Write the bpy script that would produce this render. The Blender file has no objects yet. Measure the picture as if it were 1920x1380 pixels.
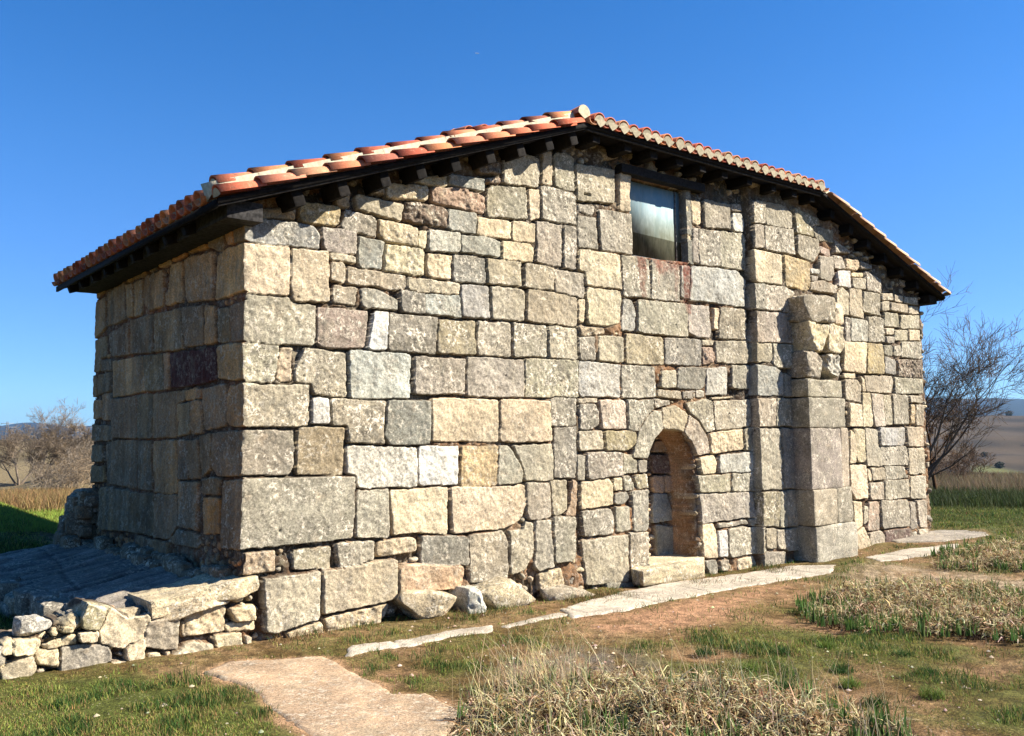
import bpy, math, random
import numpy as np
from mathutils import Matrix, Vector
R_ = math.radians
random.seed(7)
scene = bpy.context.scene
C = scene.collection

# ---------------- camera ----------------
cam = bpy.data.cameras.new('camera'); camo = bpy.data.objects.new('camera', cam); C.objects.link(camo)
cr = Vector((0.77448467, -0.63248153, -0.01185755)); cu = Vector((-0.04042796, -0.06819339, 0.99685267)); cf = Vector((0.63129951, 0.77156774, 0.07838467))
CAM = Vector((-3.23578, -7.67256, 1.6))
camo.matrix_world = Matrix(((cr.x, cu.x, -cf.x, CAM.x), (cr.y, cu.y, -cf.y, CAM.y), (cr.z, cu.z, -cf.z, CAM.z), (0, 0, 0, 1)))
cam.sensor_width = 36; cam.lens = 36*1718.23/1920; cam.clip_start = .1; cam.clip_end = 40000
scene.camera = camo
# ---------------- light ----------------
EL = R_(37); SD = Vector((.742*math.cos(EL), -.67*math.cos(EL), math.sin(EL))).normalized()
w = bpy.data.worlds.new("World"); scene.world = w; w.use_nodes = True
nt = w.node_tree; bg = nt.nodes['Background']
sky = nt.nodes.new('ShaderNodeTexSky'); sky.sky_type = 'NISHITA'; sky.sun_disc = False
sky.sun_elevation = EL; sky.sun_rotation = math.atan2(SD.x, SD.y)
sky.altitude = 1000; sky.air_density = 1.0; sky.dust_density = .25; sky.ozone_density = 2.2
hs = nt.nodes.new('ShaderNodeHueSaturation'); hs.inputs['Saturation'].default_value = 1.38
# thin, dust-free mountain air: deeper towards the horizon than the stock atmosphere
tcw = nt.nodes.new('ShaderNodeTexCoord'); sxw = nt.nodes.new('ShaderNodeSeparateXYZ'); mrw = nt.nodes.new('ShaderNodeMapRange'); mrw.interpolation_type = 'SMOOTHSTEP'; mrw.inputs[1].default_value = -.02; mrw.inputs[2].default_value = .34
mcw = nt.nodes.new('ShaderNodeMix'); mcw.data_type = 'RGBA'; mcw.inputs[6].default_value = (.33, .54, .86, 1); mcw.inputs[7].default_value = (.95, .86, 1.0, 1)
mlw = nt.nodes.new('ShaderNodeMix'); mlw.data_type = 'RGBA'; mlw.blend_type = 'MULTIPLY'; mlw.inputs[0].default_value = 1
nt.links.new(tcw.outputs['Generated'], sxw.inputs[0]); nt.links.new(sxw.outputs[2], mrw.inputs[0]); nt.links.new(mrw.outputs[0], mcw.inputs[0]); nt.links.new(sky.outputs[0], hs.inputs['Color']); nt.links.new(hs.outputs[0], mlw.inputs[6]); nt.links.new(mcw.outputs[2], mlw.inputs[7]); nt.links.new(mlw.outputs[2], bg.inputs[0]); bg.inputs[1].default_value = .066
sl = bpy.data.lights.new('sun', 'SUN'); sl.energy = 5.0; sl.angle = R_(.5); sl.color = (1, .93, .83)
so = bpy.data.objects.new('sun', sl); C.objects.link(so); so.rotation_euler = (-SD).to_track_quat('-Z', 'Y').to_euler(); so.location = (10, -10, 12)
vs = scene.view_settings; vs.view_transform = 'Standard'; vs.look = 'None'; vs.gamma = 1; vs.exposure = 1.56
HAZE = True
STONES_F = """B 10,3621 683,3626 752,3553 746,3394 17,3372
C 17,3364 437,3387 440,2934 -6,2912
C 457,3371 829,3391 841,2918 473,2892 453,3006
o 157,3715 493,3767 494,3643 170,3626
Y 520,3828 961,3865 955,3638 534,3630
o 897,3959 1047,3990 1062,3842 905,3844
G 1004,3833 1357,3794 1357,3595 962,3633
P 1105,3999 1674,3977 1634,3794 1135,3847
p 766,3618 1135,3618 1135,3403 794,3387
P 850,3388 1128,3376 1121,3310 850,3318
B 1157,3584 1448,3567 1418,3278 1157,3282
c 1380,3795 1841,3762 1832,3555 1395,3573
C 1849,3742 1955,3750 1929,3547 1824,3561
c 1464,4166 1965,4217 1964,4050 1457,4010
o 1297,4104 1449,4157 1449,4036 1290,4023
D 1690,4006 2089,4034 2206,3989 2188,3796 1666,3812
d 1982,4199 2380,4273 2708,4226 2706,4036 2006,4049
c 1779,4268 2209,4400 2208,4258 2123,4216 1787,4228
B 2218,4402 2702,4430 2700,4261 2217,4267
B 2215,4012 2589,4018 2560,3790 2213,3800
c 1464,3549 1905,3551 1919,3271 1440,3267
g 1963,3765 2358,3777 2356,3564 1962,3544
c 1937,3534 2270,3540 2277,3260 1935,3259
P 848,3298 1020,3312 1006,3111 851,3115
T 1027,3274 1695,3254 1687,3126 1601,3097 1028,3113
T 872,3098 1158,3094 1129,2891 866,2907
G 1172,3089 1433,3075 1593,2996 1593,2890 1194,2890
T 1711,3242 2353,3239 2352,3119 1902,3099 1711,3121
K 1625,3113 1926,3094 1925,2883 1632,2886
g 1935,3095 2352,3119 2376,2883 1933,2890
K 2288,3542 2700,3548 2697,3273 2285,3253
N -9,2909 434,2919 460,2884 708,2875 710,2495 -4,2476
R 721,2870 1268,2870 1224,2492 771,2480 730,2521
W 1320,2861 1485,2868 1470,2492 1253,2487
G 1501,2863 2064,2859 2045,2475 1485,2493
V 2072,2846 2559,2875 2572,2501 2062,2490
M -9,2467 334,2480 329,2281 298,2149 -6,2133
o 347,2463 489,2483 479,2142 311,2149
M 595,2477 1022,2449 1038,2020 692,2038 658,2135 498,2143 498,2252
g 1058,2477 1740,2467 1723,2021 1066,2015
G 1779,2455 2424,2466 2428,2076 1778,2062
M -5,2122 651,2129 640,1756 -7,1738
W 665,2013 856,2017 857,1763 666,1762
N 869,2011 1454,1996 1431,1847 1446,1576 1053,1587 1038,1757 870,1756
K 1477,1997 1985,2013 1983,1570 1499,1569 1446,1667
N -1,1732 495,1726 509,1576 504,1396 446,1308 -2,1320
V 534,1744 1010,1744 997,1290 517,1312
w 1032,1569 1823,1552 1829,1144 1146,1160 1124,1292 1032,1307
W 1847,1558 2321,1552 2309,1151 1845,1156
n -14,1306 1110,1286 1118,819 1097,703 -1,684
G 1139,1141 1490,1145 1482,680 1140,706
C 1505,1132 2192,1136 2180,661 1811,707 1527,702
o -18,646 324,663 313,466 -16,476
P 490,649 875,653 862,448 491,472
G 923,674 1327,660 1312,480 958,445
c 1342,653 1550,675 1795,657 1795,514 1549,509 1342,496
K 1866,671 2440,635 2436,324 1865,391
P 196,421 741,442 736,55 730,9 318,-53 219,-28
T 761,446 1283,458 1564,483 1556,97 769,39
O 1579,411 2310,336 2335,294 2308,109 1579,151
o 769,15 1474,75 1444,-22 1327,-156 837,-173
o 419,-78 756,-13 784,-165 445,-169
C 2606,3984 3067,4000 3064,3799 2587,3794
C 3076,4013 3406,4033 3392,3811 3082,3786
B 2367,3764 2785,3791 2922,3751 2911,3580 2374,3566
C 2932,3767 3392,3796 3368,3581 2929,3560
P 2945,4697 3311,4812 3490,4784 3483,4444 2931,4396
C 3532,4885 3675,4913 3677,4499 3514,4487
N 3716,4921 3925,4930 4031,4886 4021,4486 3728,4508
N 2719,4352 3285,4426 3308,4057 2733,3996
C 3305,4414 3483,4436 3477,4089 3407,4079 3337,4046
G 3514,4487 4054,4491 4044,4093 3517,4095
G 3436,4076 3833,4079 3811,3570 3417,3579
G 3843,4065 4044,4069 4031,3563 3832,3573
D 2559,4572 2916,4646 2914,4482 2576,4452
d 2702,4430 2914,4467 2903,4384 2710,4373
P 4062,4844 4687,4877 4686,4447 4073,4399
G 4083,4369 4367,4381 4342,4256 4080,4265
C 4779,4852 4968,4861 4965,4390 4764,4376
G 4068,4215 4386,4246 4409,3854 4070,3843
G 4411,4347 4988,4368 5007,3870 4453,3851
C 4124,3834 4760,3831 4782,3408 4188,3399 4181,3556 4074,3560 4080,3797
T 2718,3550 3193,3569 3189,3285 2724,3269
P 3242,3567 3688,3549 3682,3288 3237,3290
G 3698,3542 4148,3529 4141,3244 3702,3274
C 6130,4735 6321,4747 6307,4412 6143,4406
G 6142,4371 6278,4372 6256,3877 6121,3889
N 4806,3837 5297,3854 5292,3347 4791,3327
N 5322,3857 5854,3841 5847,3336 5304,3332
g 2379,3235 2742,3256 2755,2897 2385,2891
P 2769,3252 3227,3259 3230,2903 2773,2899
T 3285,3280 4056,3268 4047,2901 3269,2906
C 4177,3382 4770,3390 4735,2997 4483,2931 4198,2943
C 4066,3238 4163,3238 4145,2954 4070,2965
P 2594,2864 3031,2867 3034,2503 2590,2502
N 3078,2885 3563,2882 3566,2521 3072,2504
M 3573,2883 4026,2892 4028,2520 3586,2507
G 2450,2481 3223,2482 3226,2065 2445,2063
M 3242,2491 4028,2512 4028,2089 3235,2072
o 4069,2918 4483,2923 4481,2835 4087,2787
G 4055,2777 4325,2809 4318,2518 4059,2506
P 4381,2829 4811,2840 4800,2507 4361,2520
g 4790,3319 4931,3315 5032,3150 5012,2910 4766,2902
N 5073,3319 5992,3331 5987,2897 5059,2905
V 4847,2891 5510,2867 5522,2522 4847,2509
K 5523,2868 6227,2894 6265,2826 6239,2535 5535,2523
g 4048,2498 4742,2497 4719,2095 4038,2089
G 4765,2498 5348,2498 5358,2108 4753,2088
C 2002,2040 2871,2036 2865,1581 1999,1603
C 2889,2044 3586,2042 3607,1580 2883,1581
G 3607,2080 3996,2088 3988,1752 3610,1759
K 3650,1737 3999,1752 3964,1168 3638,1172
G 4047,2012 4304,2009 4356,1916 4341,1760 4231,1713 4040,1713
T 4027,2066 4338,2072 4326,2021 4026,2012
P 4371,2064 4810,2065 4799,1712 4405,1713
G 4845,2073 5296,2082 5304,1958 5119,1825 5019,1696 4833,1704
P 4029,1701 4416,1700 4421,1479 4034,1462
V 4449,1697 4984,1696 4967,1535 4802,1457 4465,1470
G 5316,1950 5451,1943 5480,1719 5328,1612 5200,1402 5175,1361 4915,1367 4905,1407 5019,1679 5143,1826
T 5465,1977 5693,2022 5960,1915 5859,1676 5480,1719
N 5321,2091 5619,2079 5604,2012 5329,1967
P 5470,2453 5749,2472 5752,2234 5449,2226
T 5424,2209 5828,2202 5850,2092 5371,2116
G 5867,2195 6091,2209 6060,2105 5863,2101
T 5973,1915 6179,1779 6321,1623 6392,1396 6108,1376 6023,1539 5859,1676 5900,1744
K 5776,2507 6320,2530 6295,2266 6198,2220 5855,2220 5752,2234
G 5879,2187 6090,2200 6087,2114 5881,2093
G 6118,2227 6293,2223 6289,2127 6114,2123
T 6281,2888 6516,2894 6498,2821 6278,2818
d 6277,2791 6497,2795 6502,2591 6266,2545
N 6544,2895 7226,2927 7254,2606 6544,2593
g 6347,2522 6768,2549 6792,2460 6749,2172 6331,2154
K 6884,2580 7268,2588 7266,2256 6869,2273
T 6398,2138 6835,2159 7185,2154 6833,2120 6465,2095
N 5874,2050 6356,2119 6465,2086 6502,1691 6309,1666 6180,1796 5973,1932
P 6479,2086 7244,2128 7314,2037 7299,1753 6516,1691
c 6363,1657 7089,1726 7089,1437 6392,1387
T 7119,1735 7314,1744 7326,1415 7133,1428
C 6147,1358 6460,1377 6511,1289 6476,1133 6204,1125
g 6557,1376 7341,1406 7341,1124 6573,1139
N 6365,4799 6949,4800 6961,4439 6389,4396
W 6973,4682 7197,4707 7268,4604 7244,4440 6975,4422
G 6965,4812 7204,4840 7229,4726 6974,4696
N 6237,4375 6713,4395 6718,3902 6270,3870
N 6727,4397 7244,4431 7284,4342 7262,3916 6718,3902
g 6085,3849 7037,3882 7240,3773 7205,3398 6061,3399
G 5881,3844 6066,3847 6047,3397 5863,3407
G 6005,3333 6439,3343 6475,2927 6147,2915 5990,2966
C 6535,3315 6634,3332 6607,3042 6523,3046
N 6664,3353 7219,3371 7212,2945 6629,2927
N 6110,1111 6784,1124 6772,886 6141,897
G 6827,1122 7325,1115 7326,862 6815,884
G 6153,879 7266,855 7334,726 7323,519 6177,504
G 6474,493 7143,494 7154,422 6484,415
G 7173,510 7352,508 7332,401 7183,402
C 6176,496 6446,486 6480,37 6184,64
W 6492,397 6678,393 6675,37 6494,45
N 6706,400 7361,390 7371,21 6702,18
K 6183,39 6453,31 6471,-159 6307,-176
T 6493,11 6702,18 6680,-145 6527,-138
c 6885,-8 7235,-3 7300,-179 6889,-200
N 3991,1417 4117,1407 4110,1133 3995,1137
G 4150,1445 4733,1442 4748,1173 4163,1131
N 4744,1434 4870,1416 4915,1351 4984,1341 4979,1189 4748,1181
N 4996,1349 5186,1345 5204,1182 4991,1181
C 4057,1112 4555,1140 4557,828 4049,803
C 4571,1140 4720,1150 4726,984 4562,992
N 4729,1166 4862,1161 4949,991 4765,991
V 4909,1175 5192,1166 5210,996 4973,990
K 4594,959 4810,981 4842,900 4737,827 4580,835
G 4038,796 4512,800 4575,680 4558,479 4094,491
N 4579,819 4828,814 4841,506 4592,485
G 4868,986 5221,979 5232,607 5144,476 4910,493
P 4051,456 4794,462 4811,-87 4122,-59
N 4834,483 5192,473 5270,314 5261,58 4839,59
K 4850,58 4988,52 4972,-80 4846,-75
c 5007,-92 5195,-103 5193,-159 5005,-154
K 4443,-63 4972,-104 4956,-212 4396,-203
Y 2355,1545 2846,1546 2831,1123 2343,1136
N 2855,1546 2992,1537 3065,1471 3184,1253 3153,1139 2822,1131
P 3067,1557 3626,1565 3628,1143 3210,1151 3193,1281
C 2217,1135 3210,1115 3225,906 3166,753 2906,657 2246,663
P 3229,1136 3558,1131 3570,742 3279,731 3223,820
T 3578,1152 3819,1151 3832,815 3709,748 3610,761
O 3912,1155 3984,1122 3954,740 3790,750 3875,872
T 2457,634 2906,643 2959,527 2962,135 2460,133
T 2997,650 3183,637 3222,735 3345,698 3329,326 3232,235 3213,194 2981,161
G 3355,726 3569,720 3618,198 3345,153
N 3610,754 3954,733 3963,270 3901,231 3629,241
o 3402,133 3737,172 3782,-52 3399,-39"""
STONES_W = """N 7328,4897 7608,4922 7605,4596 7326,4576
N 7623,4915 8025,4949 8250,4846 8254,4629 8202,4602 7621,4589
N 7325,4566 7542,4578 7554,4237 7322,4218
N 7573,4573 8269,4612 8296,4231 7569,4230
V 8323,4936 8941,4867 8970,4770 8791,4744 8797,4563 8350,4564
N 8808,4737 9330,4737 9335,4552 8936,4541 8814,4566
G 9357,4596 9800,4485 9797,4442 9343,4398
N 8366,4556 8919,4539 8924,4357 8754,4176 8346,4227
R 8949,4462 9199,4432 9227,4312 8941,4339
C 7306,4207 7981,4203 7955,3766 7297,3738
Y 8014,4207 8632,4172 8641,3784 8551,3726 8036,3755
W 8695,4079 8906,4092 8901,4011 8690,3998
G 8688,3968 8881,3978 8841,3904 8683,3898
N 8921,4306 9301,4331 9318,4055 9237,3934 8914,3952
G 9322,4364 9563,4351 9644,4173 9326,4159
P 8664,3876 8985,3939 9381,3897 9334,3759 8639,3754
W 9435,4140 9777,4167 9794,3896 9417,3890
P 9826,4056 10199,4084 10186,3912 9832,3889
c 9832,4141 10167,4177 10141,4095 9808,4075
c 9656,4342 10024,4363 10014,4235 9931,4173 9644,4173
N 10230,4216 10688,4113 10670,3893 10225,3905
G 10063,4368 10419,4323 10414,4257 10052,4218
G 7280,3718 7542,3735 7537,3377 7277,3365
P 7557,3727 8035,3745 8244,3668 8040,3553 7933,3390 7537,3377
G 8040,3553 8226,3647 8227,3395 7964,3374
P 7306,3349 8210,3374 8182,2931 7266,2894
T 9718,3888 10066,3901 10069,3436 9685,3459
N 10125,3896 10649,3891 10618,3509 10097,3543
P 10691,3895 11030,3926 11041,3806 10682,3785
P 11093,3910 11375,3914 11365,3801 11083,3799
G 11420,3929 11893,3938 11880,3800 11408,3793
P 10659,3762 10912,3784 10898,3629 10667,3611
P 10953,3776 11518,3792 11503,3622 10941,3633
P 11561,3773 11877,3776 11864,3639 11548,3625
N 10749,3595 11195,3609 11197,3376 10730,3366
N 11237,3590 11909,3631 11887,3390 11237,3346
g 9740,3432 10227,3426 10199,3075 9712,3057
N 10253,3503 10720,3495 10728,3095 10238,3066
G 9589,3431 9721,3430 9692,3035 9559,3027
T 9335,3769 9491,3877 9673,3801 9666,3457 9310,3430
C 10748,3335 11002,3352 10992,3242 10759,3216
P 11042,3322 11478,3351 11462,3171 11026,3145
C 11501,3352 11886,3378 11868,3195 11484,3172
T 7282,2904 7667,2907 7651,2626 7267,2627
N 7682,2908 8181,2918 8164,2639 8045,2567 7726,2573 7681,2618
g 7281,2609 7758,2574 7911,2476 7877,2174 7258,2170
K 7928,2496 8072,2463 8070,2168 7892,2165
T 7256,2142 7717,2142 7694,1742 7250,1742
N 7732,2143 8085,2150 8076,1742 7709,1742
C 9504,3044 10158,3058 10120,2577 9471,2593
Y 10173,3056 10642,3058 10643,2585 10135,2577
N 10703,3050 10934,3063 10940,2889 10690,2899
N 10977,3066 11193,3089 11220,2903 10961,2879
N 11262,3137 11889,3174 11908,2891 11239,2882
N 10757,3194 11011,3210 11001,3100 10769,3087
K 10689,2877 11021,2839 10998,2576 10664,2586
D 11042,2840 11883,2868 11876,2551 11082,2568
C 9468,2553 9789,2564 9784,2492 9463,2481
P 9462,2467 9840,2479 9948,2383 9926,2103 9475,2147
P 10078,2544 10870,2561 10926,2476 10867,2280 10096,2283
N 10975,2554 11898,2540 11897,2292 10994,2283
C 9942,2549 10034,2490 10077,2283 9960,2280
P 11423,2260 11872,2269 11881,2124 11456,2139
C 9602,2098 9945,2093 9956,1742 9576,1742
C 9978,2270 10193,2265 10250,1742 9956,1742
P 10233,2265 10575,2263 10615,1753 10290,1742
T 10596,2263 10844,2258 10843,1764 10636,1764
N 10867,2280 11379,2259 11379,1775 10886,1775
Y 11476,2117 11631,2109 11555,1776 11424,1786
T 11653,2109 11903,2113 11868,1754 11621,1765
N 7264,1733 7803,1724 7815,871 7233,878
N 7818,1724 8107,1705 8072,878 7832,879
V 7232,860 7720,857 7717,545 7645,368 7281,392
N 7736,856 7845,842 7900,701 7879,352 7691,364
N 7877,850 8103,858 8120,344 7911,359
T 7325,371 7597,344 7582,82 7340,102
G 7612,343 7815,328 7798,46 7613,80
N 7830,327 8167,323 8179,-4 7828,26
K 7308,69 7812,18 7816,-174 7325,-154
C 9573,1702 9645,1671 9769,1559 9740,1183 9552,1178
C 9686,1712 9973,1712 10011,1207 9779,1192
P 9993,1722 10367,1700 10368,1470 10438,1343 10440,1124 10025,1135
g 10430,1732 11223,1732 11224,1503 11131,1429 10446,1438
T 11289,1742 11890,1742 11857,1397 11303,1415
N 10445,1427 11238,1416 11307,1220 11276,1123 10461,1133
P 11322,1393 11563,1379 11591,961 11284,971
P 11586,1389 11879,1385 11860,952 11614,971
C 9551,1168 10008,1166 10024,633 9660,631 9541,777
P 10121,1112 10500,1111 10543,900 10162,894
N 10561,1120 11145,1105 11214,908 10563,900
C 10042,1103 10156,1059 10142,895 10064,897
P 10082,876 10480,882 10476,590 10060,601
N 10522,901 11298,884 11293,592 10516,588
P 11325,948 11859,941 11820,534 11334,569
C 9584,615 9810,603 9838,238 9625,173 9600,334
P 9881,539 9995,512 10017,307 9857,237
R 10020,592 10355,586 10337,122 9965,138
N 10396,594 11183,565 11256,422 11229,134 10398,139
G 11287,528 11461,519 11508,83 11289,76
P 11485,540 11841,522 11842,59 11575,89
C 9624,153 9857,227 10030,-18 10017,-179 9638,-147
P 10003,126 10396,118 10468,9 10449,-206 10035,-191
r 10476,112 11228,113 11322,-33 11286,-191 10469,-208
P 11528,59 11841,49 11895,-98 11600,-119
G 11350,29 11482,41 11467,-120 11338,-99"""
STONES_L = """K 259,3634 -28,3610 -25,3371 222,3403
O 424,3625 279,3630 242,3410 427,3406
K 884,3679 466,3633 449,3422 500,3381 651,3406 854,3479
Y 1433,3711 951,3648 899,3474 1349,3493 1451,3551
O 1834,3719 1482,3674 1424,3510 1523,3481 1835,3475
P 2290,3722 1898,3655 1875,3472 2221,3488 2309,3541
P 2627,3680 2432,3658 2408,3488 2615,3490
T 2950,3652 2670,3648 2646,3494 2939,3477
T 3409,3661 3207,3641 3165,3489 3363,3476
T 3176,3667 2981,3647 2955,3490 3131,3474
T 3722,3666 3478,3672 3453,3552 3697,3566
T 4628,3688 3793,3666 3750,3573 4647,3439
C 650,3364 396,3396 -6,3367 21,2934 700,2945
P 1498,3477 718,3426 690,2948 1452,3008
P 1888,3465 1523,3462 1503,3033 1894,3045 2030,3052 2052,3206 1928,3199
P 2690,3471 2107,3461 2072,3066 2544,3046 2718,3175
P 3097,3449 2812,3459 2787,3044 3071,3045
T 3396,3470 3147,3466 3103,3049 3368,3058
K 4183,3480 3469,3533 3384,3049 4149,3045
P 4707,3423 4218,3440 4168,3047 4684,2917
K 4139,2971 3263,3034 3235,2620 3918,2651
K 3228,3035 2419,3019 2394,2585 3201,2628
K 2389,3026 1576,2980 1476,2543 2364,2587
K 1563,2988 1007,2948 967,2541 1450,2555
T 982,2936 695,2900 635,2530 942,2539
K 624,2874 333,2856 301,2508 589,2517
K 311,2853 47,2855 37,2493 279,2506
K 4695,2941 4178,2964 4155,2670 4420,2678 4406,2512 4702,2519
K 4377,2663 3937,2647 3944,2487 4365,2509
T 3896,2615 2743,2592 2653,2169 3881,2170
K 2711,2589 2092,2560 2056,2165 2637,2173
P 2062,2558 1932,2552 1869,2165 2013,2168
q 1903,2555 612,2506 600,2184 1001,2171 1841,2169
T 588,2490 476,2507 37,2476 27,2143 333,2173 578,2201
K 4721,2496 4571,2487 4505,2198 4696,2206
K 4530,2496 3982,2478 3945,2242 4486,2220
K 3861,2152 2947,2151 2916,1675 3825,1684
K 2931,2155 2385,2146 2357,1660 2899,1664
K 2369,2145 1431,2148 1426,2035 1639,2006 1650,1663 2342,1665
T 1405,2137 1149,2152 1143,2023 1373,2023
R 1136,2142 1000,2144 995,2035 1131,2032
B 1599,2014 1270,2015 1230,1696 1623,1668
P 1244,2018 995,2026 946,1701 1217,1687
K 988,2143 376,2154 363,1753 910,1719
T 289,2124 27,2134 16,1746 277,1751 343,1803 359,1957
P 4716,2183 4316,2166 4277,1931 4671,1918
P 4280,2223 3944,2230 3880,1899 4214,1895
K 4711,1883 3895,1842 3822,1639 4691,1644
K 4687,1606 4190,1604 4134,1398 4647,1380
K 4666,1357 4131,1363 4074,1149 4666,1108
K 4110,1592 3805,1658 2949,1662 2913,1108 3325,1116 3957,1141
K 2899,1657 2418,1658 2340,1097 2846,1090
P 2387,1648 2014,1654 1956,1087 2308,1079
P 1986,1654 1649,1651 1596,1105 1956,1087
K 1622,1651 1331,1649 1300,1253 1589,1251
K 1318,1649 1029,1664 988,1253 1287,1254
K 1006,1691 721,1714 685,1365 941,1280
K 687,1713 16,1732 4,1307 525,1303 675,1391
P 1589,1241 1024,1243 1017,772 1554,790
K 917,1290 480,1291 496,1129 911,1122
Y 934,1108 496,1121 484,775 896,745
K 457,1275 44,1298 37,694 459,667
K 4309,1084 3763,1113 3687,599 4307,568
K 3706,1098 2911,1067 2339,1087 2283,626 2849,625 3669,600
K 2293,1069 1622,1095 1581,789 1764,636 2252,618
K 1553,772 993,756 962,608 1790,605
K 2848,615 1790,615 1784,483 2867,388"""
STONES_D = """r 5713,1390 6129,1382 6119,1127 5717,1149
O 5716,1123 5935,1116 5913,892 5721,901
O 5961,1115 6119,1110 6137,891 5952,890
B 5720,883 5978,880 6122,525 5707,518
K 5745,498 6119,439 6104,42 5767,63
O 5795,1561 6030,1576 6107,1505 6051,1418 5739,1424"""
RUIN = """C -1110,300 -1060,330 -920,225 -775,243 -753,198 -811,-25 -1116,41 -1138,167
V -1290,400 -1180,425 -1060,350 -1075,225 -1150,160 -1260,190
c -1058,135 -897,125 -916,53 -1057,82
T -794,183 -517,211 -535,-66 -664,-47 -812,-4
c -474,257 -227,271 -111,226 -131,7 -314,10 -470,10
c -110,204 128,220 144,59 -62,73
C -141,66 144,73 145,-9 -108,-1
c -949,99 -771,74 -789,-112 -933,-110
C -232,-1 10,-13 21,-149 -199,-138
T -448,-14 -245,-65 -221,-179 -532,-195 -620,-117
G -1404,84 -1057,53 -1033,-94 -1380,-150 -1411,-122
c -1607,94 -1423,67 -1419,-73 -1567,-29
T -1816,-9 -1606,55 -1574,-48 -1654,-131 -1811,-162
C -1744,172 -1554,165 -1551,46 -1748,57
c -1535,123 -1293,156 -1291,75 -1515,69
C -1285,167 -1138,154 -1156,79 -1272,84
g -1727,325 -1466,299 -1471,220 -1627,187 -1716,188
V -1453,257 -1297,317 -1237,241 -1313,199 -1445,229
C -1821,184 -1751,181 -1748,77 -1818,76
C -1818,76 -1776,62 -1767,-16 -1815,-28
c -769,-60 -663,-68 -652,-218 -766,-203
T 34,-39 106,-58 98,-147 50,-131
C -1033,-94 -822,-107 -807,-222 -1189,-170
o -642,-50 -578,-60 -584,-208 -639,-220
o -494,143 -459,139 -448,7 -492,14
o -919,220 -815,185 -826,90 -896,113"""
BOULD = """c -0.30 1460,127 1566,178 1901,150 2103,77 2193,-11 2057,-96 1715,-117 1625,-16
W -0.35 2203,148 2381,134 2366,26 2444,-113 2410,-187 2245,-149 2208,-32
c -0.30 2432,117 2763,161 3123,151 3147,-126 3044,-152 2688,-177 2552,-81 2451,-16
T -0.30 3246,-11 3733,-15 4040,-101 4055,-161 3341,-178
c -0.20 4801,84 5097,80 5938,79 5910,-82 5622,-150 5043,-120 4816,-4"""
REG = """slab -624,-805 -329,-583 -15,-773 303,-964 198,-1806 169,-2245 318,-2377 254,-2891 -121,-3248 -741,-2885 -683,-2209 -554,-1419
strip1 342,-1048 641,-789 1117,-863 1644,-833 2092,-883 1897,-1092 1559,-1031 999,-1087 683,-1061 459,-1154
strip2 3007,-713 3723,-474 5332,-112 6734,-244 7611,-293 8096,-716 7439,-1061 6347,-920 5150,-980 3558,-1177 2839,-1128
strip3 8924,-614 9980,-708 10929,-1055 10115,-1353 8706,-991
strip4 11068,405 12294,-68 12721,-673 12094,-1027 11032,-678 10507,-263
terrace 203,141 -868,-491 -908,180 -1268,-85 -1188,893 -1334,2783 -1744,3871 -1593,5065 -1092,4135 -105,4344 149,2011 187,513
red 2858,-1145 3754,-1139 5056,-1054 6242,-993 6783,-1225 5728,-1831 4975,-1679 4109,-2184 2949,-2200 2374,-1990 2439,-1451
gravel 7277,-1138 8618,-962 8626,-1700 8563,-2903 8530,-3152 7509,-3535 7392,-2682 7301,-1767 7003,-1450
crust 1553,-2043 2061,-2120 2247,-2537 1896,-3020 1257,-3213 773,-2954 668,-2690 1080,-2293
green1 317,-1282 951,-1122 1555,-1116 2080,-1131 2066,-1857 1561,-2286 1110,-2320 480,-2522 236,-2305 236,-1741
green2 2919,-2464 3995,-2268 4127,-3022 4073,-3693 3423,-4122 2681,-3706 2508,-3121
green3 -2034,-95 -1509,-216 -906,-716 -638,-1344 -683,-2209 -741,-2885 -1103,-3582 -2393,-2459
green4 3209,-4154 3334,-5011 2197,-5457 2192,-5084 2453,-4593
greenR 15652,1839 18703,670 13989,-1439 13102,-508 12946,390
clump1 -384,-3643 322,-2797 668,-2690 1080,-2596 1401,-3072 1868,-3391 2054,-3916 2016,-4518 1915,-4909 1351,-5259
clump2 4389,-2580 5331,-1959 6067,-1882 6954,-1958 7392,-2682 7521,-3315 7654,-3692 5074,-4613 4597,-3972 4241,-3411 4155,-2952
clump3 9053,-1489 9992,-1181 10873,-1472 11748,-2165 9394,-3013 8675,-2421 8505,-1899"""
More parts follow.
